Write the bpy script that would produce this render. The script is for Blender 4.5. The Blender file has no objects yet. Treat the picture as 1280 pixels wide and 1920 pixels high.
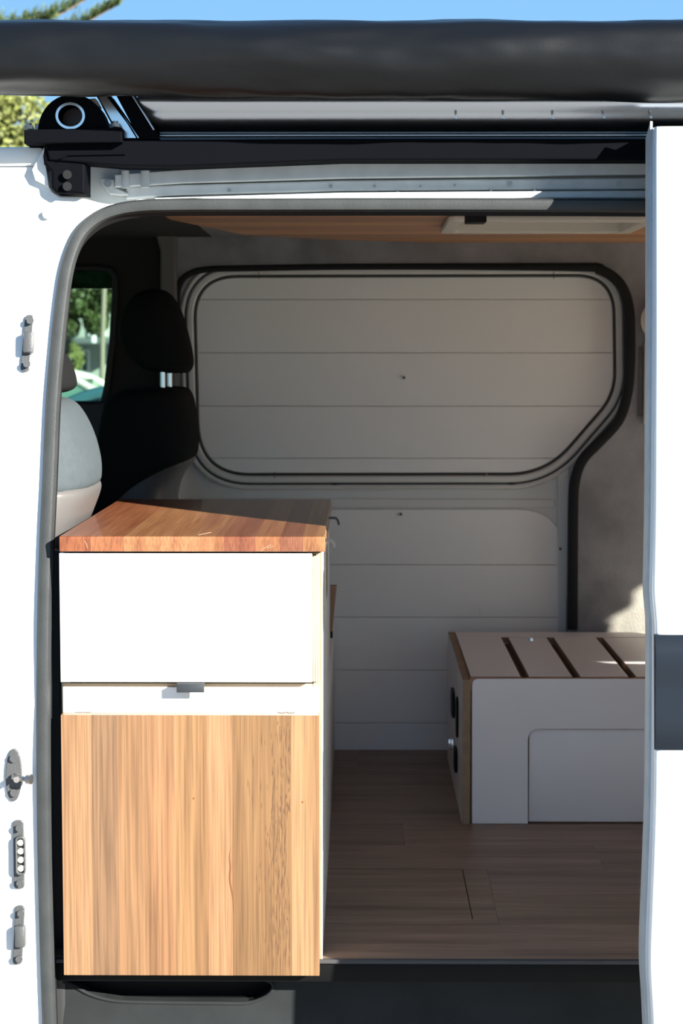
import bpy, bmesh, math, random
from mathutils import Vector, Matrix, noise
random.seed(7)
SC = bpy.context.scene
COL = SC.collection
# ---------------------------------------------------------------- camera
F, W, H = 3600.0, 1280.0, 1920.0
PITCH = math.atan(298 / F)
YAW = math.atan(31 / F)
fw = Vector((-math.sin(YAW) * math.cos(PITCH), math.cos(YAW) * math.cos(PITCH), -math.sin(PITCH)))
rt = Vector((math.cos(YAW), math.sin(YAW), 0))
up = rt.cross(fw)
CAM = Vector((0, -3.26, 1.048))
cd = bpy.data.cameras.new('camera'); cam = bpy.data.objects.new('camera', cd); COL.objects.link(cam)
cam.location = CAM
cam.rotation_euler = Matrix((rt, up, -fw)).transposed().to_euler()
cd.sensor_fit = 'VERTICAL'; cd.sensor_height = 22.3; cd.lens = F / H * 22.3
cd.clip_start = .05; cd.clip_end = 500
cd.dof.use_dof = True; cd.dof.focus_distance = 3.22; cd.dof.aperture_fstop = 5.6
SC.camera = cam
# ---------------------------------------------------------------- world, sun, exposure
wd = bpy.data.worlds.new('sky'); SC.world = wd; wd.use_nodes = True
nt = wd.node_tree; nt.nodes.clear()
wo = nt.nodes.new('ShaderNodeOutputWorld'); wb = nt.nodes.new('ShaderNodeBackground')
tc = nt.nodes.new('ShaderNodeTexCoord'); sx = nt.nodes.new('ShaderNodeSeparateXYZ')
cr = nt.nodes.new('ShaderNodeValToRGB')
cr.color_ramp.elements[0].position = 0.0; cr.color_ramp.elements[0].color = (.50, .78, 1.0, 1)
cr.color_ramp.elements[1].position = 1.0; cr.color_ramp.elements[1].color = (.10, .27, .62, 1)
e = cr.color_ramp.elements.new(.14); e.color = (.29, .61, 1.0, 1)
nt.links.new(tc.outputs['Generated'], sx.inputs[0]); nt.links.new(sx.outputs['Z'], cr.inputs[0])
nt.links.new(cr.outputs[0], wb.inputs['Color']); nt.links.new(wb.outputs[0], wo.inputs[0])
wb.inputs['Strength'].default_value = .93
SUN = Vector((-1, .90, -.54)).normalized()
sl = bpy.data.lights.new('sun', 'SUN'); sl.energy = 21.0; sl.color = (1, .95, .86); sl.angle = math.radians(.53)
so = bpy.data.objects.new('sun', sl); COL.objects.link(so); so.location = (3, -3, 5)
so.rotation_euler = SUN.to_track_quat('-Z', 'Y').to_euler()
SC.view_settings.view_transform = 'Standard'; SC.view_settings.look = 'None'
SC.view_settings.gamma = 1; SC.view_settings.use_curve_mapping = False
SC.view_settings.exposure = 0.12
SC.cycles.max_bounces = 10; SC.cycles.diffuse_bounces = 6
try: SC.cycles.use_denoising = True
except Exception: pass

# ---------------------------------------------------------------- pixel helpers (photograph -> metres)
def ray(px, py): return F * fw + (px - W / 2) * rt - (py - H / 2) * up
def P(px, py, Y):
    d = ray(px, py); return CAM + d * ((Y - CAM.y) / d.y)
def PZ(px, py, z):
    d = ray(px, py); return CAM + d * ((z - CAM.z) / d.z)
def PX(px, py, x):
    d = ray(px, py); return CAM + d * ((x - CAM.x) / d.x)
def XZ(pts, Y): return [(P(a, b, Y).x, P(a, b, Y).z) for a, b in pts]
def PS(px, py, fn):
    y = 0.0
    for _ in range(12): y = fn(P(px, py, y).z)
    return P(px, py, y)
def ybody(z):                       # van side leans in towards the roof
    return -.03 + (0 if z < .45 else .13 * ((z - .45) / .8) ** 1.25)
def ydoor(z):                       # outer face of the open sliding door
    if z < .55: return -.40 - .05 * math.sin(math.pi * min(1, (.55 - z) / .55) * .62)
    return -.40 + .37 * ((z - .55) / .86) ** 2.2

# ---------------------------------------------------------------- materials
def newmat(name):
    m = bpy.data.materials.new(name); m.use_nodes = True
    return m, m.node_tree, m.node_tree.nodes['Principled BSDF']
def N(t, kind, **kw):
    n = t.nodes.new(kind)
    for k, v in kw.items(): setattr(n, k, v)
    return n
def plain(name, col, rough=.5, metal=0, bump=0, bscale=200, coat=0, var=0.0, vscale=4, spec=.5, trans=0):
    m, t, b = newmat(name)
    b.inputs['Base Color'].default_value = (*col, 1); b.inputs['Roughness'].default_value = rough
    b.inputs['Metallic'].default_value = metal; b.inputs['Coat Weight'].default_value = coat
    b.inputs['Specular IOR Level'].default_value = spec; b.inputs['Transmission Weight'].default_value = trans
    tc = N(t, 'ShaderNodeTexCoord')
    if bump:
        n = N(t, 'ShaderNodeTexNoise'); n.inputs['Scale'].default_value = bscale; n.inputs['Detail'].default_value = 4
        bp = N(t, 'ShaderNodeBump'); bp.inputs['Strength'].default_value = bump; bp.inputs['Distance'].default_value = .002
        t.links.new(tc.outputs['Object'], n.inputs['Vector']); t.links.new(n.outputs['Fac'], bp.inputs['Height'])
        t.links.new(bp.outputs['Normal'], b.inputs['Normal'])
    if var:
        n = N(t, 'ShaderNodeTexNoise'); n.inputs['Scale'].default_value = vscale; n.inputs['Detail'].default_value = 5
        r = N(t, 'ShaderNodeMapRange'); r.inputs[1].default_value = .3; r.inputs[2].default_value = .7
        r.inputs[3].default_value = 1 - var; r.inputs[4].default_value = 1 + var
        mx = N(t, 'ShaderNodeMix', data_type='RGBA', blend_type='MULTIPLY'); mx.inputs[0].default_value = 1
        mx.inputs[6].default_value = (*col, 1)
        t.links.new(tc.outputs['Object'], n.inputs['Vector']); t.links.new(n.outputs['Fac'], r.inputs[0])
        t.links.new(r.outputs[0], mx.inputs[7]); t.links.new(mx.outputs[2], b.inputs['Base Color'])
    return m
def wood(name, dark, mid, light, grain='X', fine=60, rough=.45, streak=.5, use_color=False, coat=0, long=1.0, endgrain=None):
    m, t, b = newmat(name)
    tc = N(t, 'ShaderNodeTexCoord'); oi = N(t, 'ShaderNodeObjectInfo')
    ad = N(t, 'ShaderNodeVectorMath', operation='MULTIPLY_ADD')
    cmb = N(t, 'ShaderNodeCombineXYZ')
    for i in range(3): t.links.new(oi.outputs['Random'], cmb.inputs[i])
    ad.inputs[1].default_value = (7, 9, 5)
    t.links.new(cmb.outputs[0], ad.inputs[0]); t.links.new(tc.outputs['Object'], ad.inputs[2])
    def layer(across, along, detail, dist):
        mp = N(t, 'ShaderNodeMapping')
        s = [across] * 3; s['XYZ'.index(grain)] = along
        if endgrain: s[endgrain] = across * .18
        mp.inputs['Scale'].default_value = s
        n = N(t, 'ShaderNodeTexNoise'); n.inputs['Scale'].default_value = 1; n.inputs['Detail'].default_value = detail
        n.inputs['Distortion'].default_value = dist
        t.links.new(ad.outputs[0], mp.inputs[0]); t.links.new(mp.outputs[0], n.inputs['Vector'])
        return n
    a = layer(fine * .35, 1.1 * long, 5, .6); c = layer(fine * 4, 5 * long, 3, .1); g = layer(9, 1.5 * long, 2, .3)
    rp = N(t, 'ShaderNodeValToRGB')
    rp.color_ramp.elements[0].position = .30; rp.color_ramp.elements[0].color = (*dark, 1)
    rp.color_ramp.elements[1].position = .68; rp.color_ramp.elements[1].color = (*light, 1)
    q = rp.color_ramp.elements.new(.48); q.color = (*mid, 1)
    mxf = N(t, 'ShaderNodeMix', data_type='FLOAT'); mxf.inputs[0].default_value = .35
    t.links.new(a.outputs['Fac'], mxf.inputs[2]); t.links.new(g.outputs['Fac'], mxf.inputs[3])
    t.links.new(mxf.outputs[0], rp.inputs[0])
    r = N(t, 'ShaderNodeMapRange'); r.inputs[1].default_value = .35; r.inputs[2].default_value = .6
    r.inputs[3].default_value = 1 - streak; r.inputs[4].default_value = 1.05
    t.links.new(c.outputs['Fac'], r.inputs[0])
    mx = N(t, 'ShaderNodeMix', data_type='RGBA', blend_type='MULTIPLY'); mx.inputs[0].default_value = 1
    t.links.new(rp.outputs[0], mx.inputs[6]); t.links.new(r.outputs[0], mx.inputs[7])
    out = mx.outputs[2]
    if use_color:
        m2 = N(t, 'ShaderNodeMix', data_type='RGBA', blend_type='MULTIPLY'); m2.inputs[0].default_value = 1
        t.links.new(out, m2.inputs[6]); t.links.new(oi.outputs['Color'], m2.inputs[7]); out = m2.outputs[2]
    t.links.new(out, b.inputs['Base Color']); b.inputs['Roughness'].default_value = rough
    b.inputs['Coat Weight'].default_value = coat
    bp = N(t, 'ShaderNodeBump'); bp.inputs['Strength'].default_value = .12; bp.inputs['Distance'].default_value = .001
    t.links.new(c.outputs['Fac'], bp.inputs['Height']); t.links.new(bp.outputs[0], b.inputs['Normal'])
    return m
def ply(name, axis, period=.0034):
    m, t, b = newmat(name)
    tc = N(t, 'ShaderNodeTexCoord'); sp = N(t, 'ShaderNodeSeparateXYZ'); t.links.new(tc.outputs['Object'], sp.inputs[0])
    md = N(t, 'ShaderNodeMath', operation='MULTIPLY'); md.inputs[1].default_value = 1 / period
    fr = N(t, 'ShaderNodeMath', operation='FRACT'); t.links.new(sp.outputs[axis], md.inputs[0]); t.links.new(md.outputs[0], fr.inputs[0])
    rp = N(t, 'ShaderNodeValToRGB'); rp.color_ramp.interpolation = 'LINEAR'
    rp.color_ramp.elements[0].position = .42; rp.color_ramp.elements[0].color = (.44, .31, .19, 1)
    rp.color_ramp.elements[1].position = .58; rp.color_ramp.elements[1].color = (.12, .062, .032, 1)
    n = N(t, 'ShaderNodeTexNoise'); n.inputs['Scale'].default_value = 25; n.inputs['Detail'].default_value = 6
    t.links.new(tc.outputs['Object'], n.inputs['Vector'])
    mx = N(t, 'ShaderNodeMix', data_type='RGBA', blend_type='OVERLAY'); mx.inputs[0].default_value = .5
    t.links.new(fr.outputs[0], rp.inputs[0]); t.links.new(rp.outputs[0], mx.inputs[6]); t.links.new(n.outputs['Fac'], mx.inputs[7])
    t.links.new(mx.outputs[2], b.inputs['Base Color']); b.inputs['Roughness'].default_value = .7
    return m
M = {}
M['paint'] = plain('white_paint', (.66, .69, .70), .28, coat=.4)
M['paint_inner'] = plain('inner_grey_white_paint', (.68, .67, .64), .4, bump=.05, bscale=300)
M['rail'] = plain('shaded_white_paint', (.42, .45, .46), .35, var=.08, vscale=30)  # body white darkened to blue-grey, standing for the shade under the awning
M['rubber'] = plain('grey_rubber', (.026, .029, .030), .5, spec=.3, bump=.15, bscale=250, var=.15, vscale=20)
M['gap_shade'] = plain('grey_gap_shade', (.05, .047, .043), .6)  # dark tone for the shaded gap round the lining boards
M['black_rubber'] = plain('black_rubber', (.006, .006, .007), .6, spec=.25)
M['black_plastic'] = plain('black_plastic', (.004, .0042, .0045), .5, bump=.1, bscale=600, spec=.12)
M['sill_plastic'] = plain('dark_grey_plastic', (.0165, .0185, .0195), .55, bump=.15, bscale=900, var=.15, vscale=12, spec=.08)
M['black_gloss'] = plain('satin_black_trim', (.0018, .0022, .0035), .7, bump=.05, bscale=700, spec=.03)
M['moulding'] = plain('side_moulding_black', (.005, .008, .013), .3, bump=.04, bscale=700, spec=.3)
M['vinyl'] = plain('black_vinyl', (.003, .0034, .0042), .33, bump=.12, bscale=900, spec=.27)
M['alu'] = plain('aluminium', (.48, .52, .57), .22, 1, bump=.06, bscale=60)
M['alu_bright'] = plain('polished_aluminium', (.75, .77, .79), .18, 1)
M['chrome'] = plain('chrome', (.85, .85, .86), .1, 1)
M['steel'] = plain('dull_steel', (.30, .29, .28), .4, 1, bump=.2, bscale=200)
M['dark_steel'] = plain('dark_cast_steel', (.065, .068, .07), .45, .25, bump=.3, bscale=300)
M['laminate'] = plain('white_laminate', (.76, .745, .73), .38, bump=.04, bscale=500)
M['laminate_bench'] = plain('white_bench_laminate', (.78, .75, .76), .4, bump=.04, bscale=500)
M['board'] = plain('white_lining_board', (.87, .85, .825), .45, bump=.03, bscale=300)
M['handle'] = plain('grey_metal_pull', (.022, .026, .030), .5, spec=.3)
M['hook'] = plain('black_hook', (.02, .02, .022), .4)
M['carpet'] = plain('grey_felt_carpet', (.27, .26, .275), .95, bump=1.0, bscale=350, var=.22, vscale=9, spec=.1)
M['headliner'] = plain('dark_headliner', (.018, .0155, .014), .9, bump=.2, bscale=300)
M['pillar'] = plain('pillar_trim', (.13, .118, .108), .6)
M['cab_black'] = plain('cab_black', (.010, .0105, .012), .6)
M['door_card'] = plain('dark_door_card', (.012, .015, .024), .5)
M['seat_black'] = plain('black_seat_cover', (.007, .0075, .008), .9, bump=.2, bscale=800, spec=.1)
M['seat_grey'] = plain('grey_seat_fabric', (.052, .064, .072), .9, bump=.5, bscale=1200, var=.06, vscale=60, spec=.1)
M['shell'] = plain('grey_plastic_shell', (.085, .083, .082), .38, bump=.05, bscale=400)
M['shell_dark'] = plain('dark_plastic_shell', (.055, .054, .056), .4)
M['hatch'] = plain('cream_plastic', (.62, .58, .51), .35)
M['cream'] = plain('cream_plug', (.72, .66, .50), .5)
M['rust'] = plain('amber_plug', (.75, .60, .40), .4)
M['ply_x'] = ply('plywood_edge_x', 'X'); M['ply_y'] = ply('plywood_edge_y', 'Y'); M['ply_z'] = ply('plywood_edge_z', 'Z')
M['ply_light'] = ply('pale_plywood_edge', 'X', .0042)
for e_ in [n for n in M['ply_light'].node_tree.nodes if n.type == 'VALTORGB']:
    e_.color_ramp.elements[0].color = (.40, .32, .21, 1); e_.color_ramp.elements[1].color = (.22, .155, .09, 1)
M['rail_edge'] = plain('pale_edge_band', (.33, .26, .17), .7)
M['edge'] = plain('ply_edge_plain', (.30, .17, .10), .7, var=.2, vscale=60)
M['worktop'] = wood('worktop_timber', (.125, .040, .017), (.195, .077, .034), (.245, .110, .052), 'Y', 120, .36, .30, True, coat=.25, endgrain=2)
M['flap'] = wood('flap_timber', (.120, .064, .030), (.188, .106, .053), (.235, .140, .074), 'Z', 70, .42, .32, True, coat=.15)
M['ceiling'] = wood('ceiling_timber', (.36, .155, .07), (.48, .23, .11), (.56, .30, .15), 'X', 40, .5, .25, True)
M['floor'] = wood('floor_laminate', (.10, .058, .038), (.225, .145, .098), (.30, .20, .14), 'X', 60, .42, .35, True, long=1.2)
M['glass'] = plain('tinted_glass', (.55, .75, .68), .02, trans=1); M['glass'].node_tree.nodes['Principled BSDF'].inputs['IOR'].default_value = 1.0
def glassmat(name, col, refl):
    m, t, b = newmat(name); t.nodes.remove(b)
    o = t.nodes['Material Output']; tr = N(t, 'ShaderNodeBsdfTransparent'); tr.inputs[0].default_value = (*col, 1)
    gl = N(t, 'ShaderNodeBsdfGlossy'); gl.inputs['Roughness'].default_value = .02
    fr = N(t, 'ShaderNodeFresnel'); mx = N(t, 'ShaderNodeMixShader'); fr.inputs[0].default_value = 1.3
    t.links.new(fr.outputs[0], mx.inputs[0]); t.links.new(tr.outputs[0], mx.inputs[1]); t.links.new(gl.outputs[0], mx.inputs[2])
    t.links.new(mx.outputs[0], o.inputs[0]); return m
M['glass'] = glassmat('tinted_glass', (.56, .68, .62), .1)
M['glass_tail'] = glassmat('pale_green_glass', (.97, .97, .88), .1)
M['glass_rear'] = glassmat('green_tinted_glass', (.42, .55, .42), .1)
M['glass_band'] = glassmat('dark_tint_band', (.08, .16, .16), .1)
M['leaf'] = plain('conifer_green', (.075, .115, .035), .7, var=.3, vscale=6)
M['leaf_light'] = plain('yellow_green_leaf', (.13, .15, .035), .6, var=.45, vscale=3)
M['leaf_dark'] = plain('street_tree_leaf', (.07, .095, .03), .6, var=.4, vscale=2)
M['bark'] = plain('bark', (.16, .115, .08), .9, bump=.8, bscale=30)
M['ground'] = plain('worn_asphalt', (.23, .22, .205), .9, bump=.5, bscale=80, var=.12, vscale=3)
M['car_white'] = plain('car_white', (.80, .78, .70), .25, coat=.8)
M['car_teal'] = plain('car_teal', (.03, .10, .13), .25, coat=.8)
M['car_glass'] = plain('car_window', (.10, .20, .17), .06, spec=.8)
M['tyre'] = plain('tyre', (.02, .02, .02), .8)
M['render_wall'] = plain('house_wall', (.34, .36, .33), .8, var=.06)
M['awn_dark'] = plain('house_awning', (.10, .115, .12), .6)
M['win_dark'] = plain('house_window', (.05, .06, .07), .15)
M['concrete'] = plain('pole_concrete', (.26, .22, .17), .8)
M['white'] = plain('white_spot', (.85, .85, .85), .5)

# ---------------------------------------------------------------- object helpers
def link(name, me, mats, parent=None, color=None, smooth=False):
    o = bpy.data.objects.new(name, me); COL.objects.link(o)
    if not isinstance(mats, (list, tuple)): mats = [mats]
    for m in mats: me.materials.append(M[m] if isinstance(m, str) else m)
    if parent is not None:
        o.parent = parent; o.location = -wloc(parent)
    if color: o.color = (*color, 1)
    if smooth:
        for p in me.polygons: p.use_smooth = True
        me.set_sharp_from_angle(angle=math.radians(38))
    return o
def wloc(o):
    v = Vector(o.location)
    while o.parent is not None: o = o.parent; v = v + Vector(o.location)
    return v
def thing(name, label, cat, loc=(0, 0, 0), group=None, kind=None):
    o = bpy.data.objects.new(name, None); COL.objects.link(o); o.location = loc; o.empty_display_size = .05
    o['label'] = label; o['category'] = cat
    if group: o['group'] = group
    if kind: o['kind'] = kind
    return o
def tag(o, label, cat, kind=None):
    o['label'] = label
    if cat: o['category'] = cat
    if kind: o['kind'] = kind
    return o
def fin(bm, name, mats, parent=None, color=None, smooth=False):
    bmesh.ops.recalc_face_normals(bm, faces=bm.faces)
    me = bpy.data.meshes.new(name); bm.to_mesh(me); bm.free()
    return link(name, me, mats, parent, color, smooth)
def add_box(bm, a, b, bev=0.0, seg=2):
    a, b = Vector(a), Vector(b)
    r = bmesh.ops.create_cube(bm, size=1); vs = r['verts']
    for v in vs:
        for i in range(3): v.co[i] = (a[i] + b[i]) / 2 + v.co[i] * abs(b[i] - a[i])
    if bev:
        es = list({e for v in vs for e in v.link_edges})
        bmesh.ops.bevel(bm, geom=es, offset=bev, segments=seg, profile=.5, affect='EDGES')
def box(name, a, b, mats, parent=None, bev=.0, color=None, seg=2):
    bm = bmesh.new(); add_box(bm, a, b, bev, seg)
    return fin(bm, name, mats, parent, color, smooth=bev > 0)
def frames(path, closed=False, upv=Vector((0, -1, 0))):
    out = []; n = len(path)
    for i, p in enumerate(path):
        a = path[(i - 1) % n] if (closed or i > 0) else p
        b = path[(i + 1) % n] if (closed or i < n - 1) else p
        t = (b - a).normalized()
        s = t.cross(upv)
        if s.length < 1e-4: s = t.cross(Vector((0, 0, 1)))
        s.normalize(); u = s.cross(t).normalized()
        out.append((p, s, u))
    return out
def add_sweep(bm, path, section, closed=False, upv=Vector((0, -1, 0)), caps=True, scale=None):
    """section: list of (side, up) offsets swept along the path"""
    path = [Vector(p) for p in path]
    rings = []
    for i, (p, s, u) in enumerate(frames(path, closed, upv)):
        k = scale[i] if scale else 1
        rings.append([bm.verts.new(p + s * a * k + u * b * k) for a, b in section])
    m = len(section); n = len(rings)
    for i in range(n if closed else n - 1):
        A, B = rings[i], rings[(i + 1) % n]
        for j in range(m): bm.faces.new((A[j], A[(j + 1) % m], B[(j + 1) % m], B[j]))
    if not closed and caps:
        bm.faces.new(rings[0]); bm.faces.new(rings[-1][::-1])
def circ(r, n=12, sx=1, sy=1): return [(r * sx * math.cos(2 * math.pi * i / n), r * sy * math.sin(2 * math.pi * i / n)) for i in range(n)]
def sweep(name, path, section, mats, parent=None, closed=False, upv=Vector((0, -1, 0)), smooth=True, scale=None):
    bm = bmesh.new(); add_sweep(bm, path, section, closed, upv, True, scale)
    return fin(bm, name, mats, parent, smooth=smooth)
def add_cyl(bm, c, axis, r, h, n=16, r2=None, bev=0):
    axis = Vector(axis).normalized()
    q = axis.to_track_quat('Z', 'Y').to_matrix().to_4x4()
    r_ = bmesh.ops.create_cone(bm, cap_ends=True, segments=n, radius1=r, radius2=r if r2 is None else r2, depth=h,
                               matrix=Matrix.Translation(Vector(c)) @ q)
    return r_['verts']
def cyl(name, c, axis, r, h, mats, parent=None, n=20, r2=None):
    bm = bmesh.new(); add_cyl(bm, c, axis, r, h, n, r2); return fin(bm, name, mats, parent, smooth=True)
def catmull(pts, n=6, closed=False):
    pts = [Vector(p) for p in pts]; out = []; L = len(pts)
    for i in range(L if closed else L - 1):
        if closed: p0, p1, p2, p3 = pts[i - 1], pts[i], pts[(i + 1) % L], pts[(i + 2) % L]
        else: p0, p1, p2, p3 = pts[max(i - 1, 0)], pts[i], pts[i + 1], pts[min(i + 2, L - 1)]
        for k in range(n):
            t = k / n
            out.append(.5 * ((2 * p1) + (p2 - p0) * t + (2 * p0 - 5 * p1 + 4 * p2 - p3) * t * t + (3 * p1 - p0 - 3 * p2 + p3) * t ** 3))
    if not closed: out.append(pts[-1])
    return out
def rpoly(pts, n=8):
    """polygon with rounded corners: (x, y, r) -> list of (x, y)"""
    out = []; L = len(pts)
    for i in range(L):
        x, y = pts[i][:2]; r = pts[i][2] if len(pts[i]) > 2 else 0
        p = Vector((x, y)); a = Vector(pts[i - 1][:2]) - p; b = Vector(pts[(i + 1) % L][:2]) - p
        if r <= 0: out.append((x, y)); continue
        an = a.angle(b); d = min(r / math.tan(an / 2), a.length * .499, b.length * .499)
        A = p + a.normalized() * d; B = p + b.normalized() * d
        for k in range(n + 1):
            t = k / n; q = A * (1 - t) ** 2 + p * 2 * t * (1 - t) + B * t * t
            # blend of quadratic arc; close enough to a fillet
            out.append((q.x, q.y))
    return out
def clip_band(poly, lo, hi):
    def cl(pl, f, val):
        out = []
        for i in range(len(pl)):
            a, b = pl[i - 1], pl[i]; ia, ib = f(a) , f(b)
            if (ia >= 0) != (ib >= 0):
                t = ia / (ia - ib); out.append((a[0] + (b[0] - a[0]) * t, a[1] + (b[1] - a[1]) * t))
            if ib >= 0: out.append(b)
        return out
    p = cl(poly, lambda q: q[1] - lo, lo)
    return cl(p, lambda q: hi - q[1], hi) if p else p
def plate_mesh(outer, holes, c0, c1, plane='xz', bev=0.0):
    """solid plate from a 2-D outline with holes; c0..c1 is its extent on the third axis; slot 0 faces, slot 1 edges"""
    cu = bpy.data.curves.new('tmp', 'CURVE'); cu.dimensions = '2D'; cu.fill_mode = 'BOTH'
    cu.extrude = abs(c1 - c0) / 2 - bev; cu.bevel_depth = bev; cu.offset = -bev; cu.bevel_resolution = 1
    for lp in [outer] + list(holes):
        s = cu.splines.new('POLY'); s.points.add(len(lp) - 1); s.use_cyclic_u = True
        for i, (a, b) in enumerate(lp): s.points[i].co = (a, b, 0, 1)
    o = bpy.data.objects.new('tmp', cu); COL.objects.link(o)
    dg = bpy.context.evaluated_depsgraph_get(); me = bpy.data.meshes.new_from_object(o.evaluated_get(dg))
    bpy.data.objects.remove(o); bpy.data.curves.remove(cu)
    bm = bmesh.new(); bm.from_mesh(me); bpy.data.meshes.remove(me)
    bmesh.ops.remove_doubles(bm, verts=bm.verts, dist=1e-6)
    mid = (c0 + c1) / 2
    for v in bm.verts:
        a, b, c = v.co
        v.co = {'xz': (a, mid + c, b), 'xy': (a, b, mid + c), 'yz': (mid + c, a, b)}[plane]
    ax = {'xz': 1, 'xy': 2, 'yz': 0}[plane]
    bmesh.ops.recalc_face_normals(bm, faces=bm.faces); bm.normal_update()
    for f in bm.faces: f.material_index = 0 if abs(f.normal[ax]) > .8 else 1; f.smooth = False
    return bm
def plate(name, outer, holes, c0, c1, mats, parent=None, plane='xz', bev=0.0, color=None):
    bm = plate_mesh(outer, holes, c0, c1, plane, bev)
    if not isinstance(mats, (list, tuple)): mats = [mats, mats]
    me = bpy.data.meshes.new(name); bm.to_mesh(me); bm.free()
    return link(name, me, mats, parent, color)
def superloft(name, secs, mats, parent=None, n=28, power=3.0, sub=4):
    """secs: (z, x0, x1, y0, y1) stacked rounded sections, smoothly interpolated, closed with domed caps"""
    S = catmull([Vector((s[0], (s[1] + s[2]) / 2, (s[2] - s[1]) / 2)) for s in secs], sub)
    T = catmull([Vector((s[3], s[4], 0)) for s in secs], sub)
    bm = bmesh.new(); rings = []
    for s, t in zip(S, T):
        cy, hy = (t.x + t.y) / 2, (t.y - t.x) / 2; r = []
        for i in range(n):
            a = 2 * math.pi * i / n; c, d = math.cos(a), math.sin(a)
            r.append(bm.verts.new((s.y + s.z * math.copysign(abs(c) ** (2 / power), c), cy + hy * math.copysign(abs(d) ** (2 / power), d), s.x)))
        rings.append(r)
    for A, B in zip(rings, rings[1:]):
        for i in range(n): bm.faces.new((A[i], A[(i + 1) % n], B[(i + 1) % n], B[i]))
    bm.faces.new(rings[0]); bm.faces.new(rings[-1][::-1])
    return fin(bm, name, mats, parent, smooth=True)

# ================================================================ SETTING
# ---- ground
g = box('ground', (-60, -60, -.62), (60, 120, -.60), 'ground'); tag(g, 'worn grey asphalt around the parked van', 'ground', 'structure')
# ---- floor of laminate planks
YB = PZ(671, 1405, 0).y + .004              # far side of the load space
fl = thing('floor', 'brown wood-look plank floor inside the van', 'floor', (0, 0, -.02), kind='structure')
rows = [0.0, .205, .395, .58, .77, .96, 1.15, 1.34, 1.53, YB - .0]
cuts = {1: [PZ(935, 1730, 0).x], 2: [PZ(925, 1681, 0).x], 3: [PZ(1130, 1625, 0).x], 0: [], 4: [.1], 5: [.62], 6: [-.1], 7: [.5], 8: [0]}
XL, XR = -.57, 1.95
hx = PZ(866, 1626, 0).x
for i in range(9):
    ya, yb_ = rows[i], rows[i + 1]
    xs = [XL] + sorted(cuts[i]) + [XR]
    if i in (1,): xs = [XL] + [xs[1]] + [XR]
    if i == 2: xs = [XL, hx, PZ(925, 1681, 0).x, XR]
    for a, b in zip(xs, xs[1:]):
        k = random.uniform(.9, 1.12)
        box('floor_plank', (a + .0001, ya + .0001, -.008), (b - .0001, yb_ - .0001, 0), 'floor', fl, .0004, (k, k * random.uniform(.97, 1.02), k * random.uniform(.95, 1.03)), 1)
box('hatch_gap', (hx - .0011, .235, -.0005), (hx + .0009, .58, .0004), 'black_rubber', fl)
box('hatch_gap', (XL, .5792, -.0005), (hx, .5805, .0004), 'black_rubber', fl)
box('subfloor', (XL, 0.01, -.03), (XR, YB + .05, -.0085), 'cab_black', fl)
box('front_edge_strip', (XL, -.012, -.006), (XR, .0, .0006), plain('edge_strip', (.05, .05, .053), .6, spec=.2), fl, .001)
# ---- sill
sill = thing('trim_1', 'black plastic door sill under the plank floor with a moulded recess', 'sill', (0, 0, -.3), kind='structure')
box('riser', (XL, -.006, -.040), (XR, .045, -.0062), 'black_plastic', sill, .002)
ys = .055
top = [(96, 1838), (118, 1839), (140, 1848), (165, 1862), (195, 1872), (230, 1877), (300, 1879), (465, 1880), (488, 1872), (506, 1860), (511, 1850), (506, 1842), (492, 1836), (560, 1834), (1330, 1834), (1500, 1834)]
bm = plate_mesh([(-.62, -.5)] + [(P(86, 1838, ys).x, P(96, 1838, ys).z)] + XZ(top, ys) + [(XR, -.06), (XR, -.5)], [], ys, ys + .03, 'xz', .0015)
for v in bm.verts:
    d = max(0, -.06 - v.co.z); v.co.y -= d * .05
me = bpy.data.meshes.new('sill_panel'); bm.to_mesh(me); bm.free(); link('sill_panel', me, ['sill_plastic', 'sill_plastic'], sill)
box('recess_floor', (XL, .07, -.115), (XR, .14, -.100), 'black_plastic', sill)
box('recess_back', (XL, .10, -.115), (XR, .12, -.036), 'black_plastic', sill)
rim = catmull([P(a, b, ys - .001) for a, b in ((118, 1840), (140, 1849), (165, 1863), (195, 1873), (230, 1878), (300, 1880), (400, 1881), (460, 1881), (492, 1872), (507, 1861), (512, 1850), (507, 1841), (490, 1835))], 5)
sweep('recess_rim', rim, circ(.0035, 8), 'sill_plastic', sill)

# ---- near side of the body, with the doorway
wf = thing('wall_front', 'white painted van side around the open doorway, with rubber seal and door fittings', 'van body', (-.6, 0, -.5), kind='structure')
sealpx = [(95, 2000), (93, 1920), (89, 1800), (84, 1600), (82, 1400), (83, 1200), (87, 1030), (93, 900), (99, 760), (107, 660), (116, 570), (127, 500), (146, 447), (172, 417), (205, 399), (250, 389), (320, 385.5), (500, 385), (900, 385), (1330, 388), (1420, 400), (1465, 470), (1465, 2000)]
sealpts = [PS(a, b, ybody) for a, b in sealpx]
open2d = [(p.x, p.z) for p in catmull(sealpts, 5)]
tops = [(-1400, 312), (64, 313), (68, 330), (88, 341), (97, 360), (112, 370), (160, 373), (185, 380), (205, 383.5), (235, 379), (262, 374), (400, 371.5), (700, 372), (1330, 374), (2600, 374), (3700, 374)]
topz = [(lambda q: (q.x, q.z))(PS(a, b, ybody)) for a, b in tops]
outline = [(-1.62, -.5)] + [(max(a, -1.62), b) for a, b in topz] + [(2.44, -.5)]
outline[-2] = (2.44, outline[-2][1])
outline = [(min(a, 2.44), b) for a, b in outline]
hole = open2d + [(open2d[-1][0], -.48), (open2d[0][0], -.48)]
winh = rpoly([(1.95, 1.03, .03), (2.32, 1.03, .03), (2.32, 1.25, .02), (1.95, 1.22, .03)])
sun_slot = [(1.80, .995), (2.25, .972), (2.25, 1.005), (1.80, 1.003)]  # unseen slot added below the side window to throw a sunlit sliver
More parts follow.
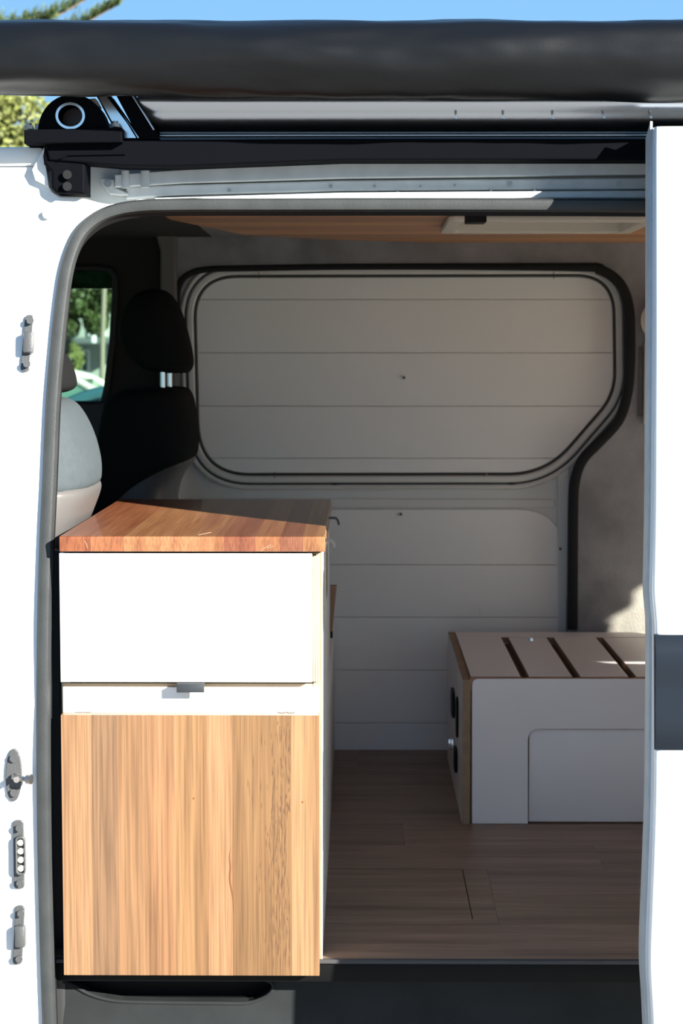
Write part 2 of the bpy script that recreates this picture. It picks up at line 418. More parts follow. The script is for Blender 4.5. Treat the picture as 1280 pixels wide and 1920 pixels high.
cabw = rpoly([(-1.5, .62, .06), (-.74, .62, .06), (-.74, 1.12, .06), (-1.25, 1.12, .06)])
bm = plate_mesh(outline, [hole, winh, sun_slot, cabw], -.001, .001, 'xz')
# thin skin, bent to the lean of the body side
bmesh.ops.triangulate(bm, faces=bm.faces)
for k in range(18):
    z = .45 + k * .05
    bmesh.ops.bisect_plane(bm, geom=bm.verts[:] + bm.edges[:] + bm.faces[:], plane_co=(0, 0, z), plane_no=(0, 0, 1))
for v in bm.verts: v.co.y += ybody(v.co.z)
fin(bm, 'side_skin', 'paint', wf, smooth=False)
# rubber seal
sec = [(-.0115, -.004), (-.0115, .006), (-.008, .011), (0, .013), (.008, .011), (.0115, .004), (.0115, -.004)]
sp = catmull(sealpts, 6)
so_ = sweep('door_seal', sp, sec, 'rubber', wf); so_['label'] = 'dark grey rubber seal round the doorway'
# inner return behind the seal
bm = bmesh.new(); prev = None
for q in sp:
    d = .014 - .006 * max(0, min(1, (q.z - 1.18) / .1))
    kz = max(0, min(1, (q.z - 1.12) / .14)); off = Vector(((.0075 if q.x < 0 else -.0075) * (1 - .6 * kz), 0, -.0085 * kz))
    a = bm.verts.new(q + off + Vector((0, -.004, 0))); b = bm.verts.new(q + off * 1.6 + Vector((0, d, -.004 * kz)))
    if prev: bm.faces.new((prev[0], a, b, prev[1]))
    prev = (a, b)
fin(bm, 'doorway_return', 'black_rubber', wf, smooth=True)
# painted sill/side return hiding the cavity left of the doorway (inner pillar)
box('inner_pillar', (-.60, .05, -.5), (-.515, .07, P(105, 1030, .05).z), 'cab_black', wf, .01)
# recess above the doorway
def rz(px, py, y=.15): return P(px, py, y)
a = rz(150, 300); b = rz(1900, 378)
box('recess_panel', (P(66, 300, .19).x, .190, P(66, 393, .19).z), (2.40, .198, P(66, 296, .19).z + .06), 'rail', wf)
tl = P(160, 376, .09)
# return between the skin top and recess panel
box('recess_ledge', (P(66, 300, .1).x, ybody(1.30) + .004, tl.z - .012), (2.40, .190, tl.z - .006), 'paint', wf)
# upper sliding rail
rail = thing('trim_2', 'pale painted steel slide rail above the doorway with rivets and end bracket', 'slide rail', (0, .12, 1.3), kind='structure')
def strip(name, top, bot, y0, y1, mat, parent, bev=.002):
    """curved strip: pixel polylines for its top and bottom edge"""
    o = XZ(top, y0) + XZ(bot[::-1], y0)
    return plate(name, o, [], y0, y1, [mat, mat], parent, 'xz', bev)
strip('upper_channel', [(215, 327), (340, 318), (640, 300), (1330, 296)], [(215, 351), (340, 343), (640, 334), (1330, 326)], .155, .190, 'rail', rail)
strip('lower_channel', [(236, 350), (340, 346), (640, 338), (1330, 332)], [(236, 373), (340, 366), (640, 358.5), (1330, 354)], .172, .190, 'rail', rail, .003)
strip('bottom_lip', [(290, 371), (640, 361), (1330, 356)], [(290, 374), (640, 371), (1330, 371)], .160, .190, 'rail', rail, .002)
for cx_, w_ in ((235, 15), (272, 17)):
    p = P(cx_, 329, .155); q = P(cx_, 344 if cx_ < 250 else 343, .155)
    bm = bmesh.new(); add_cyl(bm, (p.x, .156, (p.z + q.z) / 2), (0, 0, 1), w_ / 2 / 1060, abs(p.z - q.z) + .016, 20); fin(bm, 'clip_bump', 'rail', rail, smooth=True)
strip('end_tab', [(188, 334), (196, 334), (214, 336), (216, 352), (240, 362)], [(190, 342), (197, 356), (206, 364), (225, 366), (241, 366)], .168, .185, 'rail', rail, .002)
cyl('end_screw', P(202, 345, .166), (0, 1, 0), .0055, .006, 'steel', rail)
for cx_, cy_, r_ in ((955, 345, .0042), (852, 347, .0022), (620, 349, .0030), (702, 349, .0022), (788, 349, .002), (1030, 344, .002), (1085, 343, .0022), (1160, 344, .0042), (745, 361, .0028), (605, 366, .0030), (920, 357, .0022), (1002, 357, .0022), (430, 357, .0025)):
    cyl('rivet', P(cx_, cy_, .171), (0, 1, 0), r_, .004, 'steel', rail, 12)
# roof side and roof
box('roof_side', (-1.62, ybody(1.32) + .0, PS(40, 312, ybody).z), (P(80, 300, .1).x, .20, P(40, 272, .09).z), 'paint', wf, .008)
strip('side_end_return', [(60, 318), (83, 275), (84, 300)], [(66, 338), (80, 345), (92, 352)], .105, .15, 'paint', wf, .001)
# ---- black gutter bar and end cap
gb = thing('roof_track', 'long black roof track bar above the slide rail with a rubber-capped end', 'roof track', (P(95, 265, .1).x, .1, 1.38))
strip('track_bar', [(84, 266), (300, 262), (640, 260), (1900, 260)], [(92, 300), (230, 311), (330, 312), (640, 300), (1900, 299)], .085, .16, 'black_gloss', gb, .003)
strip('end_cap', [(80, 292), (86, 268), (160, 268)], [(82, 308), (95, 322), (96, 352), (104, 362), (160, 365)], .090, .16, 'black_gloss', gb, .005)
strip('cap_lip', [(112, 296), (125, 288), (235, 286)], [(112, 300), (127, 292), (235, 290)], .081, .10, 'black_gloss', gb, .0015)
for cy_ in (328, 350): cyl('rubber_button', P(127, cy_, .087), (0, 1, 0), .0078, .012, 'black_rubber', gb, 20, .0062)

# roof slab (keeps the sky out of the load space)
rf = box('roof', (-1.62, .20, 1.385), (2.44, 1.80, 1.405), 'paint', None); tag(rf, 'white roof panel of the van above the wooden ceiling', 'roof', 'structure')

# ---- fittings on the white pillar
def fitting(name, kind, px, ytop, ybot, wpx):
    pc = PS(px, (ytop + ybot) / 2, ybody)
    y = pc.y - .006; s = (3.26 + y) / F
    t = thing_child(name, wf, pc)
    x0, x1 = P(px - wpx / 2, ytop, y).x, P(px + wpx / 2, ytop, y).x
    z1, z0 = P(px, ytop, y).z, P(px, ybot, y).z
    lean = (7 if kind != 'slot' else 0) * s
    def T(pts): return [(a + lean * ((b - z0) / (z1 - z0) - .5) * 2 * .5, b) for a, b in pts]
    return t, y, x0, x1, z0, z1, s, T
def thing_child(name, par, loc):
    o = bpy.data.objects.new(name, None); COL.objects.link(o); o.parent = par; o.location = Vector(loc) - wloc(par); o.empty_display_size = .02
    if par.name == 'wall_front': o.rotation_euler.x = -math.atan((ybody(loc[2] + .03) - ybody(loc[2] - .03)) / .06)
    return o
for (px, yt, yb2, w_, kind) in ((50, 590, 699, 17, 'striker'), (34, 1538, 1667, 20, 'slot'), (34, 1698, 1809, 18, 'striker')):
    t, y, x0, x1, z0, z1, s, T = fitting('door_striker' if kind == 'striker' else 'contact_plate', kind, px, yt, yb2, w_)
    pts = T(rpoly([(x0, z0, .008), (x1, z0, .008), (x1, z1, .008), (x0, z1, .008)], 6))
    plate('base_plate', pts, [], y, y + .008, ['dark_steel'] * 2, t, 'xz', .0012)
    for zz, dx in ((z1 - .012, .3), (z0 + .012, -.3)):
        cyl('screw', (((x0 + x1) / 2 + .003 + dx * lean_ if False else (x0 + x1) / 2 + .003 + (lean if False else 0)) + (3.0 * s if zz > (z0 + z1) / 2 else -1.5 * s) * (kind == 'striker'), y - .004, zz), (0, 1, 0), .0062, .009, 'dark_steel', t, 14, .0045)
    if kind == 'striker':
        zc = (z0 + z1) / 2; xc = x1 - .004
        box('catch', (xc - .009, y - .013, zc - .019), (xc + .009, y + .003, zc + .019), 'dark_steel', t, .004)
    else:
        zc = (z0 + z1) / 2
        pr = rpoly([(x0 + .005, zc - .034, .009), (x1 + .004, zc - .034, .009), (x1 + .004, zc + .034, .009), (x0 + .005, zc + .034, .009)], 6)
        ih = rpoly([(x0 + .008, zc - .030, .007), (x1 + .0015, zc - .030, .007), (x1 + .0015, zc + .030, .007), (x0 + .008, zc + .030, .007)], 6)
        plate('raised_rim', pr, [ih], y - .009, y + .001, ['dark_steel'] * 2, t, 'xz', .0012)
        for k in range(4):
            z_ = zc + .0225 - k * .015
            cyl('contact_pin', ((x0 + x1) / 2 + .0045, y - .002, z_), (0, 1, 0), .0052, .009, 'cream', t, 14)
# dovetail pin: oval plate with a headed pin
pc = PS(25, 1453, ybody); y = pc.y - .006
t = thing_child('locating_pin', wf, pc)
zt, zb = P(25, 1404, y).z, P(25, 1503, y).z; xa, xb = P(10, 1450, y).x, P(41, 1450, y).x
ov = [((xa + xb) / 2 + (xb - xa) / 2 * math.copysign(abs(math.cos(a)) ** .9, math.cos(a)) + .0012 * math.sin(a), (zt + zb) / 2 + (zt - zb) / 2 * math.sin(a)) for a in [2 * math.pi * k / 32 for k in range(32)]]
plate('oval_plate', ov, [], y, y + .008, ['dark_steel'] * 2, t, 'xz', .0015)
for zz in (zt - .016, zb + .016): cyl('screw', ((xa + xb) / 2 + .001, y - .002, zz), (0, 1, 0), .0068, .006, 'dark_steel', t, 14, .005)
pz = (zt + zb) / 2 - .002
cyl('pin', ((xa + xb) / 2 + .006, y - .012, pz), (.25, -1, 0), .0052, .03, 'steel', t, 16)
bm = bmesh.new(); add_sweep(bm, [Vector(((xa + xb) / 2, y - .004, pz)), Vector((xb + .008, y - .020, pz)), Vector((xb + .015, y - .021, pz))], circ(.0048, 14), upv=Vector((0, 0, 1)))
fin(bm, 'pin_shaft', 'steel', t, smooth=True)
cyl('pin_head', (xb + .016, y - .0215, pz), (1, -.3, 0), .0088, .008, 'steel', t, 20)
# small cream bump plug
pc = PS(90, 402, ybody)
cyl('rubber_plug', (pc.x, pc.y - .004, pc.z), (0, 1, 0), .0085, .012, 'cream', wf, 8)
box('plug_stain', (pc.x - .006, pc.y - .0035, pc.z - .0195), (pc.x + .004, pc.y + .002, pc.z - .012), 'rust', wf, .002)

# ---- far side: carpeted wall with a sliding door
YC = YB - .06
wb_ = thing('wall_back', 'grey carpet lined far wall of the van around the lined sliding door', 'wall', (0, YB, 0), kind='structure')
ds = [(331, 640), (331, 560), (338, 530), (356, 513), (390, 505), (470, 503), (700, 500), (1085, 501), (1120, 505), (1152, 522), (1172, 552), (1180, 600), (1180, 690), (1174, 745), (1158, 790), (1120, 832), (1092, 862), (1078, 900), (1074, 960), (1073, 1180), (1073, 1420), (331, 1420)]
hole = XZ(ds, YC)
hole[-1] = (hole[-1][0], -.02); hole[-2] = (hole[-2][0], -.02)
outr = [(P(318, 700, YC).x, -.03), (P(318, 700, YC).x, 1.36), (2.40, 1.36), (2.40, -.03)]
plate('carpet_lining', outr, [hole], YC, YC + .012, ['carpet', 'carpet'], wb_)
box('outer_skin', (-1.62, YB + .05, -.5), (P(205, 700, YB + .05).x * 0 - 1.6, YB + .06, 1.4), 'paint', wb_)
box('body_behind', (P(318, 700, YB).x, YB + .045, -.5), (2.44, YB + .06, 1.4), 'cab_black', wb_)
strip('b_pillar_cover', [(286, 420), (300, 412), (330, 410)], [(300, 470), (300, 600), (298, 760), (318, 940), (332, 940)], YC - .03, YC + .012, 'pillar', wb_, .006)
# door (far sliding door)
dr = thing('door_1', 'far sliding door lined with white horizontal boards and edged with black rubber', 'door', (.0, YB, 0), kind='structure')
plate('inner_door_skin', [(hole[0][0] - .01, -.01), (hole[0][0] - .01, P(0, 495, YB).z), (P(1190, 0, YB).x, P(0, 495, YB).z), (P(1190, 0, YB).x, -.01)], [], YB, YB + .02, ['paint_inner'] * 2, dr)
spn = catmull([P(a, b, YC - .002) for a, b in ds[:-2]], 4)
ws = []
for i, q in enumerate(spn):
    zz = q.z; k = 1.0
    # rubber is slim along the top and broad on the right
    k = .62 if (zz > 1.235 and q.x < .5) else (.72 if q.x < -.3 else 1.05)
    if zz > .9 and q.x > 0: k = .62 + .43 * max(0, min(1, (q.x - .40) / .24))
    ws.append(k)
for _ in range(4): ws = [ws[0]] + [(ws[i - 1] + ws[i] + ws[i + 1]) / 3 for i in range(1, len(ws) - 1)] + [ws[-1]]
o = sweep('rubber_seal', spn, [(-.010, -.012), (-.013, 0), (-.010, .008), (0, .011), (.010, .008), (.013, 0), (.010, -.012)], 'black_rubber', dr, scale=ws)
o['label'] = 'black rubber door edge'
# window surround ring + upper lining boards
up_ = rpoly([(368, 519, 72), (1148, 519, 62), (1149, 740, 60), (1040, 866, 110), (985, 888, 60), (380, 888, 88), (366, 760, 300)], 10)
up_ = rpoly([(366, 521, 78), (1147, 519, 70), (1150, 738, 110), (1022, 886, 150), (376, 887, 96)], 12)
YU = YB - .012
ring = [P(a, b, YU) for a, b in up_]
cen = Vector((sum(p.x for p in ring) / len(ring), YU, sum(p.z for p in ring) / len(ring)))
def offset_loop(lp, d):
    out = []; n = len(lp)
    for i in range(n):
        t = (lp[(i + 1) % n] - lp[i - 1]); nn = Vector((t.z, 0, -t.x)).normalized()
        if nn.dot(lp[i] - cen) < 0: nn = -nn
        out.append(lp[i] + nn * d)
    return out
sweep('inner_gap_shade', offset_loop(ring, .004), circ(.0032, 8), 'gap_shade', dr, closed=True)  # dark tube standing for shade in the gap round the boards
sweep('window_surround', offset_loop(ring, .0165), [(-.009, -.01), (-.009, .004), (-.005, .008), (.005, .008), (.009, .004), (.009, -.01)], 'paint_inner', dr, closed=True)
sweep('outer_gap_shade', offset_loop(ring, .0285), circ(.0026, 8), 'dark_steel', dr, closed=True)  # second dark tube, for shade in the groove outside the surround
sweep('outer_fold', offset_loop(ring, .037), circ(.0065, 8), 'paint_inner', dr, closed=True)
for jx, jt in ((345 + 140, 1), (1038, 1), (515, 0), (912, 0)):   # joints in the surround
    p = P(jx, 516 if jt else 891, YU - .0085); box('surround_joint', (p.x - .0008, p.y - .001, p.z - .009), (p.x + .0008, p.y + .004, p.z + .009), 'rust' if jx == 912 else 'dark_steel', dr)
poly = [(p.x, p.z) for p in ring]
zs = [P(640, v, YU).z for v in (500, 561.5, 661.5, 761.5, 859, 900)]
n = 0
for za, zb in zip(zs, zs[1:]):
    c = clip_band(poly, zb + .0005, za - .0005)
    if len(c) > 2:
        cc = [c[0]]
        for q in c[1:]:
            if (Vector(q) - Vector(cc[-1])).length > .0006: cc.append(q)
        plate('lining_board', cc, [], YU, YU + .010, ['board', 'board'], dr, 'xz', .0014)
# lower lining boards
lo = rpoly([(336, 955, 0), (1056, 955, 88), (1058, 1420, 0), (336, 1420, 0)], 12)
poly = [(P(a, b, YB - .008).x, P(a, b, YB - .008).z) for a, b in lo]
poly = [(max(a, P(372, 1000, YB).x), b) for a, b in poly]
zs = [P(640, v, YB - .008).z for v in (950, 1058.5, 1157, 1256, 1355)] + [-.001]
for za, zb in zip(zs, zs[1:]):
    c = clip_band(poly, zb + .0005, za - .0005); cc = [c[0]]
    for q in c[1:]:
        if (Vector(q) - Vector(cc[-1])).length > .0006: cc.append(q)
    plate('lining_board', cc, [], YB - .010, YB, ['board', 'board'], dr, 'xz', .0014)
for a, b, yy in ((757, 708, YU), (751, 964, YB - .010), (1050, 1029, YB - .010)):
    cyl('screw_cap', P(a, b, yy - .001), (0, 1, 0), .0068, .005, 'board', dr, 16, .005)
    cyl('screw_dot', P(a, b, yy - .004), (0, 1, 0), .0042, .003, 'shell', dr, 14)
# pressed rail between the boards
strip('pressed_rib', [(345, 934), (1040, 936)], [(345, 952), (1040, 952)], YB - .005, YB + .002, 'paint_inner', dr, .002)
for a in (628, 958):
    p = P(a, 906, YB); bm = bmesh.new()
    bmesh.ops.create_uvsphere(bm, u_segments=20, v_segments=10, radius=1, matrix=Matrix.Translation(p) @ Matrix.Diagonal((.022, .016, .012, 1)))
    fin(bm, 'drain_dimple', 'cab_black', dr, smooth=True)
strip('edge_flange', [(1044, 880), (1068, 866)], [(1046, 1200), (1062, 1200)], YB - .014, YB, 'paint_inner', dr, .004)
strip('edge_flange', [(329, 896), (333, 890)], [(329, 945), (336, 945)], YB - .03, YB, 'paint_inner', dr, .001)

# ---- ceiling
ce = thing('ceiling', 'varnished timber plank ceiling of the van', 'ceiling', (.3, .8, 1.32), kind='structure')
zc = P(700, 455, YC).z
zc_ = zc
cut = [(PZ(318, 412, zc).x, PZ(318, 412, zc).y), (PZ(460, 441, zc).x, PZ(460, 441, zc).y), (PZ(640, 450, zc).x, PZ(640, 450, zc).y), (PZ(800, 454, zc).x, YC)]
bound = [(cut[0][0], .21)] + cut + [(2.3, YC), (2.3, .21)]
hat = (P(828, 430, 0), )
hp = PZ(838, 434, zc - .012); hq = PZ(1165, 437, zc - .012)
hx0, hx1 = PZ(829, 430, zc - .012).x, hq.x + .02
hy1 = PZ(1000, 437, zc - .012).y; hy0 = hy1 - .40
hole_r = rpoly([(hx0 + .03, hy0 + .03, .02), (hx1 - .03, hy0 + .03, .02), (hx1 - .03, hy1 - .03, .02), (hx0 + .03, hy1 - .03, .02)], 4)
for i in range(11):
    ya = .21 + i * .145; yb_ = min(ya + .145, YC)
    if ya >= YC: break
    band = clip_band(bound, ya + .0008, yb_ - .0008)
    segs = []
    if yb_ < hy0 + .03 or ya > hy1 - .03: segs = [band]
    else:
        L_ = [(a, b) for a, b in band]
        left = clip_band([(b, a) for a, b in band], -9, hx0 + .03); right = clip_band([(b, a) for a, b in band], hx1 - .03, 9)
        segs = [[(b, a) for a, b in left], [(b, a) for a, b in right]]
    k = [1.0, 1.12, .85, 1.05, .75, 1.1, .9, 1.2, .78, 1.0, .9][i]
    for s_ in segs:
        if len(s_) < 3: continue
        cc = [s_[0]]
        for q in s_[1:]:
            if (Vector(q) - Vector(cc[-1])).length > .001: cc.append(q)
        plate('ceiling_plank', cc, [], zc, zc + .012, ['ceiling', 'ceiling'], ce, 'xy', .0015, (k, k * .98, k * .95))
plate('ceiling_carpet', [(-.62, .21), (-.62, YC), (2.3, YC), (2.3, .21)], [[(hx0 + .02, hy0 + .02), (hx1 - .02, hy0 + .02), (hx1 - .02, hy1 - .02), (hx0 + .02, hy1 - .02)]], zc + .016, zc + .022, ['carpet'] * 2, ce, 'xy')

# ---- roof hatch
rh = thing('roof_hatch', 'cream plastic roof vent frame set in the timber ceiling', 'roof vent', ((hx0 + hx1) / 2, (hy0 + hy1) / 2, zc - .012))
outer = rpoly([(hx0, hy0, .03), (hx1, hy0, .03), (hx1, hy1, .03), (hx0, hy1, .03)], 6)
plate('frame', outer, [hole_r], zc - .014, zc - .0005, ['hatch'] * 2, rh, 'xy', .004)
for nm, (a, b, c, d) in {'a': (hx0 + .028, hy0 + .03, hx0 + .032, hy1 - .03), 'b': (hx1 - .032, hy0 + .03, hx1 - .028, hy1 - .03), 'c': (hx0 + .03, hy0 + .028, hx1 - .03, hy0 + .032), 'd': (hx0 + .03, hy1 - .032, hx1 - .03, hy1 - .028)}.items():
    box('side_wall', (a, b, zc - .010), (c, d, zc + .045), 'hatch', rh)
box('lid', (hx0 + .02, hy0 + .02, zc + .045), (hx1 - .02, hy1 - .02, zc + .052), 'hatch', rh)
lp = PZ(889, 421, zc - .026)
box('latch', (lp.x - .020, lp.y - .07, zc - .026), (lp.x + .020, lp.y, zc + .044), 'black_plastic', rh, .002)

# ---- unseen rear end wall; its window is enlarged to light the load space
wr = thing('wall_right', 'rear end of the van with an unseen tailgate window enlarged to let sun in, behind the open sliding door', 'wall', (2.42, .8, 0), kind='structure')
plate('rear_panel', [(0.0, -.5), (1.8, -.5), (1.8, 1.4), (0.0, 1.4)], [rpoly([(.090, .34, .05), (1.66, .34, .05), (1.66, 1.36, .05), (.090, 1.36, .05)])], 2.40, 2.44, ['carpet', 'paint'], wr, 'yz')
box('rear_glass', (2.415, .08, .33), (2.42, 1.67, 1.37), 'glass_tail', wr)
box('front_lining', (.65, .10, -.03), (1.72, .13, 1.28), 'board', wr)
box('front_lining', (1.7, .06, -.03), (2.4, .08, .93), 'board', wr)
box('load_floor', (1.951, .01, -.03), (2.40, YB + .05, 0), 'floor', wr)
w3 = plate('window_2', rpoly([(1.92, 1.016, .01), (2.36, 1.016, .01), (2.36, 1.28, .03), (1.92, 1.28, .03)]), [], .084, .088, ['glass_rear'] * 2); tag(w3, 'green tinted rear side window behind the open sliding door', 'window', 'structure')
# ---- cab
cw = thing('wall_left', 'dark cab end of the van beyond the seats', 'cab', (-1.0, .8, 0), kind='structure')
yw = YB - .03
wh = rpoly([(-80, 503, 0), (214, 503, 26), (214, 560, 0), (209, 640, 0), (199, 725, 0), (193, 757, 0), (-80, 757, 0)], 6)
outc = [(P(-400, 500, yw).x, -.03), (P(-400, 500, yw).x, 1.36), (P(330, 500, yw).x, 1.36), (P(330, 500, yw).x, -.03)]
plate('door_inner_panel', outc, [XZ(wh, yw)], yw, yw + .05, ['headliner', 'cab_black'], cw, 'xz')
strip('door_card', [(-300, 752), (197, 752)], [(-300, 1500), (150, 1500)], yw - .03, yw, 'door_card', cw, .008)
sweep('window_channel', [P(a, b, yw - .004) for a, b in ((-80, 502), (190, 502), (207, 506), (216, 520), (216, 560), (211, 640), (201, 725), (190, 775), (176, 830))], circ(.009, 8), 'cab_black', cw)
box('cab_roof', (-1.62, .20, 1.345), (PZ(300, 412, 1.3).x, YB + .03, 1.37), 'headliner', cw)
box('cab_end', (-1.64, -.02, -.5), (-1.60, YB + .06, .55), 'cab_black', cw)
box('windscreen_surround', (-1.64, -.02, 1.1), (-1.60, YB + .06, 1.4), 'cab_black', cw)
box('dashboard', (-1.60, .05, .1), (-1.25, YB, .60), 'cab_black', cw, .04)
box('cab_floor', (-1.62, -.02, -.3), (-.57, YB + .05, -.25), 'cab_black', cw)
box('seat_plinth', (-1.25, .12, -.25), (-.60, YB - .05, .12), 'cab_black', cw, .02)
gw = box('window_1', (P(-90, 500, yw).x, yw + .02, P(0, 765, yw).z), (P(219, 500, yw).x, yw + .025, P(0, 498, yw).z), 'glass'); tag(gw, 'tinted cab side window beyond the seats', 'window', 'structure')
box('tint_band', (P(-90, 500, yw).x, yw + .015, P(0, 541, yw).z), (P(219, 500, yw).x, yw + .019, P(0, 498, yw).z), 'glass_band', gw)
ws_ = box('window_3', (-1.625, .0, .55), (-1.62, YB + .05, 1.1), 'glass'); tag(ws_, 'tinted windscreen at the front of the cab', 'windscreen', 'structure')

# ================================================================ open sliding door (right)
d2 = thing('door_2', 'white sliding door slid back, its outer face in full sun with a black moulding', 'sliding door', (.45, -.3, -.4), kind='structure')
edge = [(1228, 237), (1228, 400), (1228, 600), (1227, 800), (1226, 950), (1224, 1060), (1223, 1110), (1226, 1150), (1228, 1185), (1228, 1300), (1227, 1420), (1226, 1500), (1223, 1600), (1219, 1700), (1216, 1780), (1216, 1830), (1219, 1880), (1222, 1940), (1225, 2010)]
ep = [PS(a, b, ydoor) for a, b in edge]
ep = catmull(ep, 3)
bm = bmesh.new(); cols = []
TH = .088
for q in ep:
    row = []
    # inner corner -> rounded outer corner -> across the face
    for dx, dy in ((.004, TH + .004), (0, TH), (0, .010), (.001, .005), (.004, .0015), (.009, 0), (.03, -.001), (1.15, -.001), (1.15, TH)):
        row.append(bm.verts.new((q.x + dx, q.y + dy, q.z)))
    cols.append(row)
for A, B in zip(cols, cols[1:]):
    for i in range(len(A) - 1): bm.faces.new((A[i], A[i + 1], B[i + 1], B[i]))
for R_ in (cols[0], cols[-1]): bm.faces.new(R_)
fin(bm, 'door_panel', 'paint', d2, smooth=True)
# inner lining of the door
mp = [Vector((q.x + .012, q.y + TH - .004, q.z)) for q in ep]
bm = bmesh.new(); pr = None
for q in mp:
    a, b = bm.verts.new(q), bm.verts.new(q + Vector((1.1, 0, 0)))
    if pr: bm.faces.new((pr[0], pr[1], b, a))
    pr = (a, b)
fin(bm, 'inner_lining', 'paint_inner', d2, smooth=True)
# flange line along the door edge, in the shade-darkened body white
fl_ = [Vector((q.x - .002, q.y + .055, q.z)) for q in ep]
bm = bmesh.new(); add_sweep(bm, fl_, [(-.002, -.02), (-.002, .02), (.002, .02), (.002, -.02)], upv=Vector((0, -1, 0)))
fin(bm, 'edge_flange', 'rail', d2, smooth=True)
# black side moulding
m0, m1 = PS(1228, 1191, lambda z: ydoor(z) - .012), PS(1228, 1408, lambda z: ydoor(z) - .012)
prof = []
for k in range(13):
    t_ = k / 12; z = m0.z + (m1.z - m0.z) * t_; b_ = .014 * (1 - abs(2 * t_ - 1) ** 5) + .004
    prof.append((z, ydoor(z) - b_ + .0 - (.006 * (1 - t_))))
bm = bmesh.new(); A = [bm.verts.new((m0.x, y_, z)) for z, y_ in prof] + [bm.verts.new((m0.x, ydoor(m1.z) + .002, m1.z)), bm.verts.new((m0.x, ydoor(m0.z) + .002, m0.z))]
B = [bm.verts.new(v.co + Vector((1.12, 0, 0))) for v in A]
for i in range(len(A)): bm.faces.new((A[i], A[(i + 1) % len(A)], B[(i + 1) % len(A)], B[i]))
bm.faces.new(A); bm.faces.new(B[::-1])
o = fin(bm, 'side_moulding', 'moulding', d2, smooth=True); o['label'] = 'wide satin black moulding'

# ================================================================ roof gear
# awning bag
ya = .0
ztop, zbot = P(640, 42, ya).z, P(640, 191, ya).z
R0 = (ztop - zbot) / 2; zcA = (ztop + zbot) / 2
bm = bmesh.new(); rings = []; nL, nR = 300, 56
xA, xB = -1.05, 1.5
for i in range(nL + 1):
    x = xA + (xB - xA) * i / nL; r = []
    px = 671 + x * F / 3.19
    dz = -.0035 * math.cos((px - 780) / 1280 * math.pi * 1.6) + .0030
    bot = (px - 640) / 640 * .0045
    for j in range(nR):
        a = 2 * math.pi * j / nR; c, s = math.cos(a), math.sin(a)
        w = noise.noise(Vector((x * 5, c * 1.6, s * 1.6))) * .0055 + noise.noise(Vector((x * 16, c * 3 + 4, s * 3))) * .0016
        w += .0022 * math.exp(-((x - .32) / .12) ** 2) * math.sin(a * 3 + 1)
        rr = R0 + w
        yy, zz = rr * c * .92, rr * s
        if s > .78: zz = R0 * .78 + (zz - R0 * .78) * .82 + .002 * math.exp(-(c / .12) ** 2)
        zz += -bot * max(0, -s) + dz * .5
        r.append(bm.verts.new((x, ya + yy, zcA + .004 + zz)))
    rings.append(r)
for A, B in zip(rings, rings[1:]):
    for j in range(nR): bm.faces.new((A[j], A[(j + 1) % nR], B[(j + 1) % nR], B[j]))
bm.faces.new(rings[0]); bm.faces.new(rings[-1][::-1])
aw = thing('awning', 'long rolled awning in a creased black vinyl bag along the roof edge', 'awning', (0, ya, zcA))
fin(bm, 'vinyl_bag', 'vinyl', aw, smooth=True)
sm = catmull([Vector((xA + (xB - xA) * k / 12, ya + .012, zcA + R0 * .955 + .003 + .0012 * math.sin(k * 1.7))) for k in range(13)], 4)
sweep('top_seam', sm, [(-.006, -.0015), (-.006, .001), (.006, .001), (.006, -.0015)], 'vinyl', aw, upv=Vector((0, 0, 1)))
tp = P(856, 77, ya - R0 * .76)
bm = bmesh.new()
vs = [bm.verts.new((tp.x + a, tp.y - .0035 + b * .3, tp.z + b)) for a, b in ((-.0035, -.003), (0, .0035), (.0015, .001), (.004, .0005), (.0012, -.0012), (-.001, -.0022))]
f_ = bm.faces.new(vs); r_ = bmesh.ops.extrude_face_region(bm, geom=[f_]); bmesh.ops.translate(bm, vec=(0, .004, 0), verts=[v for v in r_['geom'] if isinstance(v, bmesh.types.BMVert)])
fin(bm, 'torn_spot', 'white', aw)
# aluminium extrusion behind the awning
yt = .14
ar = thing('roof_rack', 'aluminium roof rack edge behind the awning with a polished strut', 'roof rack', (0, yt, 1.42))
z1, z0 = P(800, 180, yt).z, P(800, 256, yt).z
zc1 = (z1 + z0) / 2; R1 = (z1 - z0) / 2
xl = P(300, 220, yt).x
prof = [(.0, z0), (-.004, z0 + .004), (-.012, z0 + .012), (-.020, z0 + .024), (-.026, z0 + .034), (-.028, z0 + .040), (-.034, z0 + .046), (-.036, z0 + .058), (-.034, z0 + .070), (-.030, z0 + .082), (.03, z0 + .082), (.03, z0)]
bm = bmesh.new()
A = [bm.verts.new((xl - .03 + (z - z0) * .0, yt + dy, z)) for dy, z in prof]; B = [bm.verts.new((2.0, yt + dy, z)) for dy, z in prof]
A_ = A
for v in A_: v.co.x = P(262 + (256 - (256 - (v.co.z - z0) * 1060)) * -.0, 220, yt).x + (z0 - v.co.z) * -.0 - (v.co.z - z0) * .0
for i in range(len(A)): bm.faces.new((A[i], A[(i + 1) % len(A)], B[(i + 1) % len(A)], B[i]))
bm.faces.new(A); bm.faces.new(B[::-1])
fin(bm, 'side_extrusion', 'alu', ar, smooth=True)
cyl('bottom_bead', ((xl + 2.0) / 2, yt - .006, z0 + .001), (1, 0, 0), .0022, 2.0 - xl, 'alu_bright', ar, 10)
for a, b in ((855, 221), (944, 221), (1037, 221), (1132, 220), (1220, 220)):
    cyl('rivet', P(a, b, yt - .037), (0, 1, 0), .0022, .004, 'alu_bright', ar, 10)
